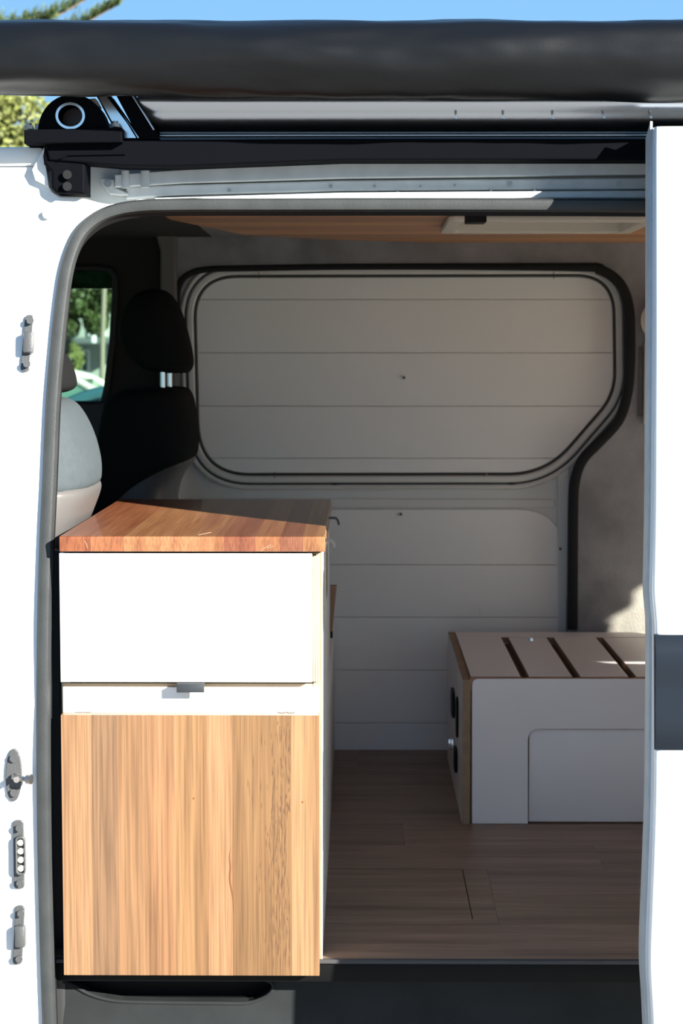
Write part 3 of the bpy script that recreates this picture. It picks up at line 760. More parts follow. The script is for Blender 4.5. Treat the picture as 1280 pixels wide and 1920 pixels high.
# dark end bracket and diagonal strut
strip('end_bracket', [(216, 176), (252, 176)], [(262, 262), (300, 262)], yt - .050, yt - .02, 'black_gloss', ar, .003)
strip('bracket_edge', [(246, 178), (250, 178)], [(287, 244), (290, 243)], yt - .053, yt - .045, 'alu', ar, .0008)
strip('polished_strut', [(178, 176), (207, 176)], [(225, 262), (267, 262)], yt - .035, yt - .01, 'alu_bright', ar, .003)
strip('strut_groove', [(196, 176), (205, 176)], [(248, 244), (256, 258)], yt - .040, yt - .034, 'black_gloss', ar, .001)
strip('cross_bar_end', [(150, 186), (178, 184)], [(158, 199), (186, 199)], yt - .04, yt, 'concrete', ar, .002)
# mounting bracket
yb3 = .085
mb = thing('awning_bracket', 'black domed mounting bracket with a bright ring, on the left roof edge', 'bracket', P(136, 268, yb3))
strip('base_block', [(45, 243), (228, 239)], [(45, 269), (228, 267)], yb3 - .02, yb3 + .06, 'black_gloss', mb, .002)
dome = [(72, 246)] + [(137 - 64 * math.cos(a), 246 - 68 * math.sin(a)) for a in [math.pi * k / 20 for k in range(1, 20)]] + [(203, 246)]
cc_ = P(134, 219, yb3); rr_ = 27 * (3.26 + yb3) / F
hl = [(cc_.x + rr_ * .86 * math.cos(a), cc_.z + rr_ * .78 * math.sin(a)) for a in [2 * math.pi * k / 28 for k in range(28)]]
plate('domed_plate', XZ(dome, yb3), [hl], yb3 - .012, yb3 + .05, ['black_gloss'] * 2, mb, 'xz', .003)
ringp = [Vector((cc_.x + rr_ * .92 * math.cos(a), yb3 - .013, cc_.z + rr_ * .82 * math.sin(a))) for a in [2 * math.pi * k / 36 for k in range(36)]]
sweep('bright_ring', ringp, [(-.0022, -.002), (-.0022, .002), (.0022, .002), (.0022, -.002)], 'alu_bright', mb, closed=True)
cyl('socket_back', (cc_.x, yb3 + .045, cc_.z), (0, 1, 0), rr_ * .9, .01, plain('socket', (.03, .008, .008), .4), mb)
for a, b in ((54, 240), (216, 236)):
    p = P(a, b, yb3)
    bm = bmesh.new(); add_cyl(bm, (p.x, yb3, p.z + .001), (0, 0, 1), .0085, .006, 6); add_cyl(bm, (p.x, yb3, p.z + .005), (0, 0, 1), .005, .006, 12)
    fin(bm, 'bolt', 'steel', mb, smooth=False)

# ================================================================ kitchen cabinet
yf = -.006                                     # front of the carcass
pr_ = P(604, 1400, yf); xr = pr_.x
zwt = PZ(400, 1004, P(400, 1004, -.03).z).z
z_under = P(400, 1036, yf).z
pl = P(112, 1100, yf - .02)
xl_ = P(119, 1400, yf).x
cab = thing('kitchen_cabinet', 'white plywood kitchen cabinet with drawer fronts at the doorway', 'cabinet', ((xl_ + xr) / 2, .4, 0))
ycb = .80
def side_hole(yc, zc_h, ry, rzv, rot=0): return [(yc + ry * math.cos(a), zc_h + rzv * math.sin(a)) for a in [2 * math.pi * k / 24 for k in range(24)]]
# right side panel with cut-outs
def XH(px, py): p = PX(px, py, xr); return (p.y, p.z)
zt_ = z_under
h1 = rpoly([(.06, XH(607, 1180)[1], .05), (.20, XH(607, 1180)[1], .05), (.20, XH(607, 1065)[1], .05), (.06, XH(607, 1065)[1], .05)], 5)
h2 = rpoly([(.42, XH(613, 1118)[1], .05), (.60, XH(613, 1118)[1], .05), (.60, XH(613, 1050)[1] + .03, .05), (.42, XH(613, 1050)[1] + .03, .05)], 5)
box('interior', (xl_ + .004, yf + .02, .004), (xr - .02, ycb - .01, zt_ - .002), 'edge', cab)
plate('side_panel', [(yf, .0), (ycb, .0), (ycb, zt_), (yf, zt_)], [h1, h2], xr - .016, xr, ['laminate', 'ply_light'], cab, 'yz', .0006)
plate('side_panel', [(yf, .0), (ycb, .0), (ycb, zt_), (yf, zt_)], [], xl_ - .002, xl_ + .012, ['laminate', 'ply_light'], cab, 'yz', .0006)
bk = PX(627, 1198, xr)
box('rear_carcass', (xl_ + .0, ycb, 0), (xr - .0005, YB - .02, PX(624, 1190, xr).z), 'laminate', cab, .001)
# wooden wedge catch on the side
wz1, wz0 = PX(619, 1098, xr).z, 0
y1_ = ycb + .05; zA, zB = P(625, 1098, y1_).z, P(622, 1196, y1_).z
xi, xo = P(619, 1100, y1_).x, P(631, 1100, y1_).x
plate('wood_wedge', [(xi, zB), (xi + .003, zB), (xo, zA), (xi, zA)], [], y1_, y1_ + .016, ['edge', 'edge'], cab, 'xz', .0008)
box('wedge_pin', (xi, y1_ - .003, zB + .0), (xi + .005, y1_ + .014, zB + .014), 'black_plastic', cab)
# upper drawer front
dft = box('drawer_front', (P(112, 1100, yf - .020).x, yf - .022, P(300, 1279, yf - .022).z), (P(585, 1100, yf - .022).x, yf - .004, P(300, 1037.5, yf - .022).z), 'laminate', cab, .0006)
box('drawer_side', (P(585, 1100, yf).x + .0006, yf - .010, P(300, 1276, yf).z), (P(597.5, 1100, yf).x, yf + .02, P(300, 1040, yf).z), 'ply_light', cab, .0006)
# rail between drawers (ply edge line)
box('mid_rail', (xl_, yf - .002, P(300, 1287, yf).z), (xr - .0165, yf + .02, P(300, 1281, yf).z), 'rail_edge', cab)
low = box('drawer_front', (P(118, 1300, yf - .005).x, yf - .006, P(0, 1345, yf).z - .05), (P(597, 1300, yf - .005).x, yf + .004, P(0, 1288, yf - .006).z), 'laminate', cab, .0006)
# pull
hz = P(357, 1282, yf - .024); hxa, hxb = P(331, 1290, yf - .03).x, P(383, 1290, yf - .03).x
bm = bmesh.new()
ztp = P(357, 1282, yf - .030).z; zbt = P(357, 1298.5, yf - .030).z
add_box(bm, (hxa, yf - .032, ztp - .002), (hxb, yf - .004, ztp), .0005)
add_box(bm, (hxa, yf - .032, zbt), (hxb, yf - .0295, ztp - .0005), .0010)
o = fin(bm, 'pull_handle', 'handle', low, smooth=True); o.location = -wloc(low); o['label'] = 'dark grey metal tab pull'
# fold-down timber flap
flp = thing_child('table_flap', cab, P(357, 1828, yf - .03))
flp['label'] = 'folded timber table flap made of glued staves'
yfl = yf - .034
tops_, bots_ = P(0, 1340.5, yfl).z, P(0, 1828, yfl).z
lefts, rights = 0, 0
xs = [115.5, 173, 222, 279, 330, 390, 436, 546, 598.5]
cl_ = [(1.02, .98, .95), (.80, .80, .84), (1.02, .97, .92), (1.06, .96, .90), (1.02, .97, .85), (1.18, 1.12, 1.08), (.78, .74, .62), (1.02, .99, .90)]
for i in range(8):
    a = P(xs[i] + (1.5 if i == 0 else 0), 1600, yfl).x; b = P(xs[i + 1], 1600, yfl).x
    mat = 'flap'
    box('stave', (a, yfl, bots_), (b, yf - .0065, tops_), mat, flp, .00025, cl_[i], 1)
# gum vein crack and dark checks in the timber
def vein(pts, w, dep=.0006):
    q = [P(a, b, yfl) for a, b in pts]; q = catmull(q, 4); k = len(q)
    bm = bmesh.new(); add_sweep(bm, q, [(-w, -.001), (-w, dep), (w, dep), (w, -.001)], scale=[max(.15, math.sin(math.pi * (i + .3) / (k + .6))) for i in range(k)])
    return bm
M['vein'] = plain('gum_vein', (.12, .035, .012), .6)
fin(vein([(433, 1588), (430, 1605), (432, 1625), (431, 1650), (436, 1680), (438, 1712)], .0011), 'gum_vein', 'vein', flp)
bm = bmesh.new(); random.seed(3)
for k in range(260):
    cx_ = 546 - abs(random.gauss(0, 1)) * 26 - random.random() * 4; cx_ = max(445, cx_); cy_ = random.uniform(1350, 1800)
    cx_ = min(543, cx_ - 8 * math.sin((cy_ - 1500) / 60))
    l_ = random.uniform(8, 34); w = random.uniform(.0002, .0006)
    p, q = P(cx_, cy_, yfl), P(cx_ + random.uniform(-1, 1), cy_ + l_, yfl)
    add_sweep(bm, [p, (p + q) / 2, q], [(-w, -.0006), (-w, .00025), (w, .00025), (w, -.0006)], scale=[.2, 1, .2])
for cx_, cy_ in ((541, 1510), (532, 1515), (538, 1503), (525, 1512)):
    p, q = P(cx_, cy_, yfl), P(cx_ + 2, cy_ + 13, yfl)
    add_sweep(bm, [p, (p + q) / 2, q], [(-.0016, -.0006), (-.0016, .0003), (.0016, .0003), (.0016, -.0006)], scale=[.2, 1, .2])
o = fin(bm, 'dark_checks', plain('check', (.075, .034, .013), .7), flp); o['kind'] = 'stuff'
for a, b in ((363, 1497), (567, 1504)):
    p = P(a, b, yfl); cyl('pin_knot', (p.x, p.y + .0002, p.z), (0, 1, 0), .0016, .0012, 'vein', flp, 10)
for a in (148, 163, 528, 545):
    p = P(a, 1338, yf - .010)
    bm = bmesh.new(); add_cyl(bm, (p.x, yf - .012, p.z), (1, 0, 0), .0028, .010, 12); add_box(bm, (p.x - .007, yf - .008, p.z - .004), (p.x + .007, yf - .0062, p.z + .0025))
    fin(bm, 'hinge_knuckle', 'steel', flp, smooth=True)

# worktop
ywf = -.035
zt2 = P(400, 1006, ywf).z; zb2 = P(400, 1034.5, ywf).z
xw0, xw1 = P(111.5, 1020, ywf).x, P(609, 1020, ywf).x
ywb = PZ(500, 936, zt2).y
wt = thing('worktop', 'reddish solid timber worktop of glued staves on the white cabinet', 'worktop', ((xw0 + xw1) / 2, (ywf + ywb) / 2, zb2))
fx = [111.5, 170, 232, 300, 352, 420, 478, 525, 568, 609]
wc = [(.92, .78, .72), (1.0, .92, .85), (1.15, 1.28, 1.22), (1.18, 1.32, 1.3), (1.04, 1.10, 1.05), (.78, .66, .72), (.98, .98, .92), (.70, .62, .70), (1.25, 1.5, 1.4)]
for i in range(9):
    a, b = P(fx[i], 1020, ywf).x, P(fx[i + 1], 1020, ywf).x
    bm = bmesh.new()
    sec_ = [(ywf, zb2 + .001), (ywf, zt2 - .004), (ywf + .0012, zt2 - .0012), (ywf + .004, zt2), (ywb, zt2), (ywb, zb2), (ywf + .001, zb2)]
    A = [bm.verts.new((a + .00005, y_, z_)) for y_, z_ in sec_]; B = [bm.verts.new((b - .00005, y_, z_)) for y_, z_ in sec_]
    if i == 8:
        B[3].co.x -= .002; B[2].co.x -= .001; B[4].co.x -= .0015
    for k in range(len(A)): bm.faces.new((A[k], A[(k + 1) % len(A)], B[(k + 1) % len(A)], B[k]))
    bm.faces.new(A); bm.faces.new(B[::-1])
    fin(bm, 'stave', 'worktop', wt, wc[i])
bm = bmesh.new()
for pts in ([(158, 1014), (162, 1020), (164, 1028)], [(488, 1033), (498, 1026), (508, 1021)], [(500, 1028), (512, 1024)], [(372, 1003), (396, 998)]):
    q = [P(a, b, ywf) for a, b in pts]
    add_sweep(bm, q, [(-.0006, -.0005), (-.0006, .0003), (.0006, .0003), (.0006, -.0005)])
fin(bm, 'pale_fleck', plain('fleck', (.22, .13, .075), .6), wt)['kind'] = 'stuff'
def hook(px, py, yk):
    p = P(px, py, yk); s = (3.26 + yk) / F
    pts = catmull([Vector((xw1 - .004, yk, p.z)), Vector((p.x - 10 * s, yk, p.z)), Vector((p.x - 4 * s, yk, p.z - .5 * s)), Vector((p.x, yk, p.z - 5 * s)), Vector((p.x + 2.2 * s, yk, p.z - 13 * s))], 5)
    o = sweep('hook', pts, [(-.0022, -.004), (-.0022, .004), (.0022, .004), (.0022, -.004)], 'hook', wt)
hook(625, 1013, .01); hook(633, 971, .47)

# ================================================================ storage bench
yb4 = PZ(1000, 1545, 0).y
zbt = P(1000, 1270, yb4).z; ybb = PZ(1000, 1185, zbt).y
xb0 = P(866.5, 1400, yb4).x; xb1 = P(881, 1400, yb4).x; xbr = 2.2
bn = thing('storage_bench', 'low white plywood bench box on the plank floor beside the far door', 'bench', ((xb0 + xbr) / 2, (yb4 + ybb) / 2, 0))
plate('side_panel', [(yb4, 0), (ybb, 0), (ybb, zbt + .0), (yb4, zbt - .006)], [], xb0, xb1, ['laminate_bench', 'ply_x'], bn, 'yz', .0008)
# front frame
fr_ = XZ(rpoly([(884, 1545, 0), (884, 1272, 14), (2300, 1272, 0), (2300, 1545, 0)], 6), yb4 - .002)
fr_[0] = (fr_[0][0], .0); fr_[-1] = (xbr, .0); fr_[-2] = (xbr, fr_[-2][1])
fr2 = [p for p in fr_[:-1]]
dh = XZ(rpoly([(990, 1545, 0), (990, 1368, 22), (2000, 1368, 0), (2000, 1545, 0)], 8), yb4 - .002)
inn = [(dh[0][0], 0)] + dh[1:-2] + [(xbr - .05, dh[-2][1]), (xbr - .05, 0)]
full = fr2[:] + [(xbr, 0)] + inn[::-1]
plate('front_frame', full, [], yb4 - .002, yb4 + .012, ['laminate_bench', 'edge'], bn, 'xz', .0028)
plate('corner_fillet', [(xb1, zbt - .03), (xb1, zbt - .001), (xb1 + .03, zbt - .001)], [], yb4 + .002, yb4 + .012, ['edge'] * 2, bn, 'xz')
box('cupboard_door', (inn[0][0] + .0015, yb4 + .006, .004), (xbr - .052, yb4 + .016, inn[8][1] + .03), 'laminate_bench', bn, .0006)
box('inner_body', (xb1 + .0005, yb4 + .018, .0), (xbr, ybb - .001, zbt - .03), 'edge', bn)
# top panels with slots
slots = [((941, 1198), (960, 1198), (990, 1266), (975, 1266)), ((1032, 1198), (1044, 1198), (1086, 1266), (1071, 1266)), ((1130, 1198), (1141, 1198), (1190, 1266), (1176, 1266))]
sx_ = []
for s_ in slots:
    a = PZ(*s_[3], zbt); b = PZ(*s_[2], zbt); sx_.append((a.x, b.x))
ys0 = yb4 + .012 + .004; ys1 = PZ(1000, 1197, zbt).y; yg = PZ(1000, 1194.5, zbt).y
dz_ = .016
def top_plate(name, xa_, xb_, y0_, y1_, **k): return plate(name, [(xa_, y0_), (xb_, y0_), (xb_, y1_), (xa_, y1_)], [], zbt - dz_, zbt, ['laminate_bench', 'edge'], bn, 'xy', .002)
top_plate('top_panel', xb1 + .0008, sx_[0][0], yb4 + .0125, yg)
lid1 = top_plate('top_lid', sx_[0][1], sx_[1][0], yb4 + .0125, yg - .006)
top_plate('top_panel', sx_[1][1], sx_[2][0], yb4 + .0125, yg)
top_plate('top_lid', sx_[2][1], xbr, yb4 + .0125, yg - .006)
plate('rear_strip', [(xb1 + .0008, yg + .0006), (xbr, yg + .0006), (xbr, ybb), (xb1 + .0008, ybb)], [], zbt - dz_, zbt, ['laminate_bench', 'edge'], bn, 'xy', .002)
kp = PZ(994, 1201, zbt)
bm = bmesh.new(); add_cyl(bm, (kp.x, kp.y, zbt + .003), (0, 0, 1), .0065, .007, 16, .005); fin(bm, 'lid_knob', 'chrome', bn, smooth=True)
# sockets and latch on the side face
def on_side(px, py): return PX(px, py, xb0)
def oval(name, px, pa, pb, ry, mat, dx=.006):
    a, b = on_side(px, pa), on_side(px, pb); yc = (a.y + b.y) / 2; zc2 = (a.z + b.z) / 2; rz2 = abs(a.z - b.z) / 2
    pts = [(yc + ry * math.copysign(abs(math.cos(t)) ** .6, math.cos(t)), zc2 + rz2 * math.copysign(abs(math.sin(t)) ** .7, math.sin(t))) for t in [2 * math.pi * k / 28 for k in range(28)]]
    return plate(name, pts, [], xb0 - dx, xb0 + .001, [mat] * 2, bn, 'yz', .002)
oval('socket_plate', 851, 1291, 1344, .055, 'black_plastic')
oval('switch_panel', 858, 1306, 1383, .035, 'black_plastic', .004)
oval('socket_plate', 856, 1400, 1447, .040, 'black_plastic')
lt = on_side(852, 1396)
bm = bmesh.new(); add_box(bm, (xb0 - .010, lt.y - .018, lt.z - .016), (xb0, lt.y + .018, lt.z + .016), .003); add_box(bm, (xb0 - .016, lt.y - .006, lt.z - .012), (xb0 - .009, lt.y + .006, lt.z + .014), .002)
fin(bm, 'latch', 'chrome', bn, smooth=True)

# ================================================================ seats
def seat_secs(rows_, y0_, y1_, yc, dx=0, dv=0):
    out = []
    for v, a, b, sh in rows_:
        z = P(640, v + dv, yc).z
        out.append((z, P(a + dx, v, yc).x, P(b + dx, v, yc).x, y0_ + sh, y1_ - sh))
    return out
yc1 = 1.18
s1 = thing('passenger_seat', 'black fabric covered passenger seat with headrest on two chrome posts', 'seat', P(250, 1100, yc1))
superloft('backrest', seat_secs([(723.5, 262, 335, .09), (727, 238, 352, .05), (742, 214, 362, .02), (770, 205, 367, .005), (810, 198, 372, 0), (842, 192, 371, 0), (858, 188, 364, .002), (872, 180, 338, .004), (900, 160, 288, .006), (940, 125, 240, .01), (985, 95, 172, .02), (1040, 60, 120, .03)], yc1 - .24, yc1 + .24, yc1, -4, 2), 'seat_black', s1, power=3.2)
superloft('back_shell', seat_secs([(846, 210, 350, .03), (858, 205, 362, .02), (872, 200, 356, .02), (890, 190, 342, .02), (920, 175, 331, .02), (980, 150, 326, .02), (1100, 120, 320, .03)], yc1 - .22, yc1 + .22, yc1), 'shell_dark', s1, power=3.5)
hs = [(542.5, 286, 300, .09), (546, 268, 312, .06), (558, 250, 325, .03), (580, 235, 338, .01), (610, 226, 348, 0), (640, 228, 356, 0), (665, 240, 361, 0), (682, 256, 362, .0), (693, 272, 358, .01), (699, 300, 352, .05)]
superloft('headrest', seat_secs(hs, yc1 - .13, yc1 + .13, yc1), 'seat_black', s1, power=2.4)
for a, yy in ((305, yc1 - .09), (318, yc1 + .0)):
    p, q = P(a, 690, yy), P(a, 735, yy)
    cyl('headrest_post', (p.x, yy, (p.z + q.z) / 2), (0, 0, 1), .0058, p.z - q.z, 'chrome', s1, 14)
superloft('seat_base', seat_secs([(985, -120, 140, .0), (1010, -130, 150, 0), (1100, -130, 150, 0)], yc1 - .25, yc1 + .25, yc1), 'seat_black', s1)
yc2 = .36
s2 = thing('driver_seat', 'grey fabric driver seat with pale plastic back, nearest the doorway', 'seat', P(60, 1200, yc2))
superloft('backrest', seat_secs([(741, 20, 118, .07), (745, -5, 132, .04), (758, -25, 148, .02), (785, -35, 165, .005), (820, -45, 180, 0), (860, -52, 190, 0), (888, -55, 191, 0), (900, -56, 188, .002), (906, -56, 182, .004)], yc2 - .22, yc2 + .22, yc2, -9, 6), 'seat_grey', s2, power=3.0)
superloft('back_shell', seat_secs([(900, -30, 180, .02), (909, -35, 187, .005), (922, -38, 187, .004), (945, -42, 179, .004), (975, -50, 167, .006), (1005, -60, 150, .01), (1030, -70, 130, .02), (1090, -80, 100, .03)], yc2 - .215, yc2 + .215, yc2, -9, 4), 'shell', s2, power=3.6)
superloft('headrest_rim', seat_secs([(660, 70, 112, .03), (668, 50, 120, .01), (685, 40, 128, 0), (705, 36, 135, 0), (722, 38, 137, 0), (731, 50, 130, .01), (736, 70, 118, .04)], yc2 - .13, yc2 + .13, yc2), 'seat_black', s2, power=3)
superloft('headrest_face', seat_secs([(672, 60, 112, .02), (690, 46, 119, 0), (708, 42, 126, 0), (722, 50, 126, .01), (727, 60, 118, .02)], yc2 - .15, yc2 + .12, yc2 - .0), 'seat_grey', s2, power=3)
for a in (70, 96):
    p, q = P(a, 725, yc2), P(a, 750, yc2); cyl('headrest_post', (p.x, yc2, (p.z + q.z) / 2), (0, 0, 1), .0058, p.z - q.z + .01, 'chrome', s2, 14)
superloft('seat_base', seat_secs([(1010, -350, 70, .0), (1040, -360, 80, 0), (1140, -360, 80, 0)], yc2 - .23, yc2 + .23, yc2), 'seat_grey', s2)

# ================================================================ small things on the far wall
wl = thing('wall_lamp', 'round cream wall light half hidden by the door edge', 'wall lamp', P(1222, 601, YC))
pc = P(1240, 601, YC - .01)
cyl('base', (pc.x, YC - .010, pc.z), (0, 1, 0), 40 * 4.95 / F, .02, 'hatch', wl, 40, 36 * 4.95 / F)
cyl('dimmer', (pc.x, YC - .026, pc.z), (0, 1, 0), 28 * 4.95 / F, .014, 'shell', wl, 32)
vp = thing('vent_panel', 'narrow white upright panel on the carpet below the round lamp', 'panel', P(1210, 795, YC))
a, b = P(1206, 650, YC), P(1240, 795, YC)
box('panel_body', (a.x, YC - .02, b.z), (a.x + .12, YC, a.z + .01), 'hatch', vp, .003)
box('panel_back', (a.x - .012, YC - .006, b.z + .02), (a.x, YC - .0, a.z), 'pillar', vp, .001)

# ================================================================ outside
def leaves(bm, centre, rad, n, size, seed, flat=1.0):
    rnd = random.Random(seed)
    for _ in range(n):
        while True:
            v = Vector((rnd.uniform(-1, 1), rnd.uniform(-1, 1), rnd.uniform(-1, 1)))
            if .15 < v.length < 1: break
        v = v.normalized() * (v.length ** .5)
        p = Vector(centre) + Vector((v.x * rad[0], v.y * rad[1], v.z * rad[2]))
        a = Vector((rnd.gauss(0, 1), rnd.gauss(0, 1), rnd.gauss(0, 1))).normalized(); b = a.cross(Vector((rnd.gauss(0, 1), rnd.gauss(0, 1), rnd.gauss(0, 1)))).normalized()
        s = size * rnd.uniform(.6, 1.3)
        bm.faces.new([bm.verts.new(p + a * s), bm.verts.new(p + b * s * .5), bm.verts.new(p - a * s), bm.verts.new(p - b * s * .5)])
def tree(name, label, base, h, blobs, mat, seed, leaf, n):
    t = thing(name, label, 'tree', base)
    pts = catmull([Vector(base), Vector(base) + Vector((.1, 0, h * .5)), Vector(base) + Vector((0, 0, h))], 5)
    sweep('trunk', pts, circ(.16 * h / 6, 10), 'bark', t, upv=Vector((0, 1, 0)), scale=[1 - .6 * i / (len(pts) - 1) for i in range(len(pts))])
    bm = bmesh.new()
    for k, (c, r) in enumerate(blobs): leaves(bm, c, r, n, leaf, seed * 10 + k)
    me = bpy.data.meshes.new('foliage'); bm.to_mesh(me); bm.free(); link('foliage', me, mat, t)['kind'] = 'stuff'
    return t
# Norfolk pine upper left
yn = 11.5
tn = thing('norfolk_pine', 'tall pine whose feathery branch tips rise above the awning at upper left', 'tree', (P(-330, 200, yn).x, yn, -.6))
tx = P(-330, 200, yn).x
sweep('trunk', [Vector((tx, yn, -.6)), Vector((tx, yn, 3)), Vector((tx, yn, 8))], circ(.16, 12), 'bark', tn, upv=Vector((0, 1, 0)), scale=[1, .8, .4])
stems = [[(-330, 130), (-150, 90), (20, 60), (95, 35), (165, -5), (200, -40)], [(-330, 170), (-100, 130), (60, 90), (140, 55), (190, 26), (220, 10)], [(-330, 100), (-200, 70), (-60, 52), (30, 40), (100, 28)], [(-330, 60), (-150, 10), (0, -30), (100, -80)], [(-330, 220), (-200, 180), (-60, 150), (0, 120)]]
rnd = random.Random(5); bmN = bmesh.new(); bmB = bmesh.new()
for si, st in enumerate(stems):
    pts = catmull([P(a, b, yn + .1 * math.sin(si * 2)) for a, b in st], 14)
    add_sweep(bmB, pts, circ(.014, 6), upv=Vector((0, 1, 0)), scale=[1 - .8 * i / (len(pts) - 1) for i in range(len(pts))])
    for i, p in enumerate(pts[4:]):
        f = i / (len(pts) - 4); L = (.17 if si < 2 else .12) * (1 - f) ** .5 + .035
        for s in (-1, 1, 0):
            for kk in range(2 if s else 3):
                d = Vector((.35 + rnd.uniform(-.2, .2), s * .8 + rnd.uniform(-.5, .5), .75 + rnd.uniform(-.35, .3) if si != 2 else rnd.uniform(-.5, .9))).normalized()
                q = p + d * L * rnd.uniform(.6, 1.1)
                for m_ in range(22):
                    u = m_ / 22; c = p + (q - p) * u
                    e_ = Vector((rnd.gauss(0, 1), rnd.gauss(0, 1), rnd.gauss(0, 1))).normalized(); tip = c + d * .022 + e_ * .013
                    w_ = e_.cross(d).normalized() * .0035
                    bmN.faces.new([bmN.verts.new(c + w_), bmN.verts.new(c - w_), bmN.verts.new(tip)])
fin(bmB, 'branches', 'bark', tn, smooth=True)
me = bpy.data.meshes.new('needles'); bmN.to_mesh(me); bmN.free(); link('needles', me, 'leaf', tn)['kind'] = 'stuff'
# yellow-green tree behind the left roof edge
yt2 = 14.6; c = P(-60, 250, yt2)
tree('leafy_tree', 'yellow-green leafy tree seen between awning and roof at left', (c.x - .3, yt2, -.6), c.z + .2,
     [(P(20, 250, yt2), (.50, .6, .40)), (P(-90, 235, yt2), (.45, .5, .38)), (P(40, 290, yt2), (.32, .5, .25)), (P(-20, 330, yt2), (.5, .5, .4)), (P(-30, 205, yt2), (.34, .4, .2))], 'leaf_light', 3, .035, 2600)
# street seen through the cab window
ys2 = 23.0
c = P(150, 560, ys2)
tree('street_tree', 'dark green street tree seen through the cab window', (P(60, 600, ys2).x, ys2, -.6), 3.0,
     [(P(150, 560, ys2), (.42, .6, .26)), (P(60, 575, ys2), (.6, .6, .42)), (P(205, 545, ys2), (.34, .5, .3)), (P(180, 600, ys2), (.16, .3, .2)), (P(120, 520, ys2), (.7, .7, .35)), (P(130, 610, ys2), (.13, .3, .16))], 'leaf_dark', 6, .05, 1600)
yp = 20.0
pl_ = thing('lamp_post', 'slim concrete post seen through the cab window', 'post', (P(188, 700, yp).x, yp, -.6))
sweep('shaft', [Vector((P(186, 700, yp).x, yp, -.6)), P(192, 640, yp), P(195, 540, yp)], circ(.032, 10), 'concrete', pl_, upv=Vector((0, 1, 0)))
box('sign_box', P(180, 640, yp) + Vector((-.05, -.03, -.02)), P(180, 632, yp) + Vector((.0, .03, .02)), 'white', pl_, .005)
yh = 27.0
hs_ = thing('house', 'pale house front with a dark awning seen through the cab window', 'house', P(100, 1000, yh))
A, B = P(-500, 480, yh), P(600, 900, yh)
box('wall', (A.x, yh, -.6), (B.x, yh + 4, A.z), 'render_wall', hs_)
A, B = P(20, 633, yh - .8), P(260, 645, yh - .8)
box('shop_awning', (A.x, yh - 1.0, B.z), (B.x, yh, A.z), 'awn_dark', hs_, .02)
for a0, b0, a1, b1 in ((100, 600, 128, 632), (165, 596, 200, 630), (60, 600, 85, 632), (150, 655, 168, 700), (96, 655, 118, 690)):
    A, B = P(a0, b0, yh - .05), P(a1, b1, yh - .05)
    wf_ = box('window', (A.x, yh - .05, B.z), (B.x, yh + .01, A.z), 'white', hs_); box('pane', (A.x + .04, yh - .07, B.z + .04), (B.x - .04, yh - .04, A.z - .04), 'win_dark', wf_).location = -wloc(wf_)
bh = thing('hedge', 'olive green hedge in front of the pale house', 'hedge', P(130, 720, yh - 3))
bm = bmesh.new(); leaves(bm, P(125, 672, yh - 3), (.22, .4, .26), 1800, .05, 77); leaves(bm, P(60, 670, yh - 3), (.4, .4, .28), 1800, .05, 78)
me = bpy.data.meshes.new('foliage'); bm.to_mesh(me); bm.free(); link('foliage', me, 'leaf_light', bh)['kind'] = 'stuff'
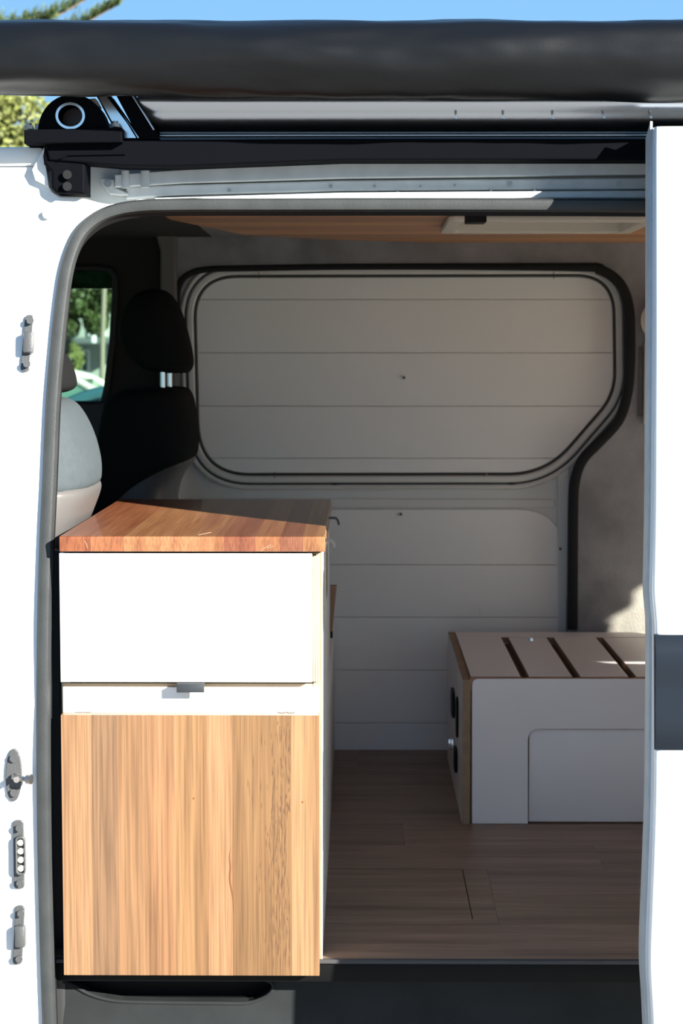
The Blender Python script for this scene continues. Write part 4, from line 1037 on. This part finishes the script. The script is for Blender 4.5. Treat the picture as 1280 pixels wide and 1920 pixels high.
def car(name, label, mat, nose_x, yc, flip, zg=-.6):
    """saloon car: stations from the nose backwards (distance, belt height, half width, roof height, roof half width)"""
    t = thing(name, label, 'car', (nose_x, yc, zg))
    d = -1 if not flip else 1
    st = [(0, .55, .70), (.12, .68, .80), (.6, .84, .86), (1.15, .93, .88), (2.0, .95, .89), (3.2, .97, .89), (3.9, .98, .86), (4.3, .92, .82), (4.42, .60, .76)]
    bm = bmesh.new(); rr = []
    for x, zb, hw in st:
        ring_ = [(-hw, .22), (-hw * 1.01, .5), (-hw * .98, zb - .08), (-hw * .88, zb), (hw * .88, zb), (hw * .98, zb - .08), (hw * 1.01, .5), (hw, .22)]
        rr.append([bm.verts.new((nose_x + d * x, yc + a, zg + b)) for a, b in ring_])
    for A, B in zip(rr, rr[1:]):
        for j in range(8): bm.faces.new((A[j], A[(j + 1) % 8], B[(j + 1) % 8], B[j]))
    bm.faces.new(rr[0]); bm.faces.new(rr[-1][::-1])
    fin(bm, 'body', mat, t, smooth=True)
    gh = [(1.12, .90, .78, 0), (1.35, 1.10, .72, .0), (1.72, 1.36, .62, 0), (2.05, 1.44, .58, 0), (2.7, 1.46, .57, 0), (3.2, 1.40, .58, 0), (3.65, 1.18, .66, 0), (4.0, .96, .74, 0)]
    bm = bmesh.new(); L = []
    for x, z, hw, _ in gh: L.append([bm.verts.new((nose_x + d * x, yc - .78, zg + .93)), bm.verts.new((nose_x + d * x, yc - hw, zg + max(z - .03, .935))), bm.verts.new((nose_x + d * x, yc + hw, zg + max(z - .03, .935))), bm.verts.new((nose_x + d * x, yc + .78, zg + .93))])
    for A, B in zip(L, L[1:]):
        for j in range(3): bm.faces.new((A[j], A[j + 1], B[j + 1], B[j]))
    fin(bm, 'windows', 'car_glass', t, smooth=True)
    for s in (-1, 1):
        sweep('roof_pillar', catmull([Vector((nose_x + d * x, yc + s * hw, zg + z)) for x, z, hw, _ in gh], 4), circ(.035, 8), mat, t, upv=Vector((0, 1, 0)))
    bm = bmesh.new(); L = [[bm.verts.new((nose_x + d * x, yc + a * hw, zg + z + (.02 if abs(a) < .9 else 0))) for a in (-1, -.5, 0, .5, 1)] for x, z, hw, _ in gh[2:6]]
    for A, B in zip(L, L[1:]):
        for j in range(4): bm.faces.new((A[j], A[j + 1], B[j + 1], B[j]))
    fin(bm, 'roof', mat, t, smooth=True)
    for x in (.85, 3.45):
        for s in (-1, 1): cyl('wheel', (nose_x + d * x, yc + s * .80, zg + .31), (0, 1, 0), .31, .2, 'tyre', t, 24)
    return t
car('white_car', 'white parked saloon car seen through the cab window', 'car_white', P(470, 700, 17).x, 17.0, False)
car('teal_car', 'dark teal parked car in front of the white one', 'car_teal', P(-372, 745, 8.4).x, 8.4, True)
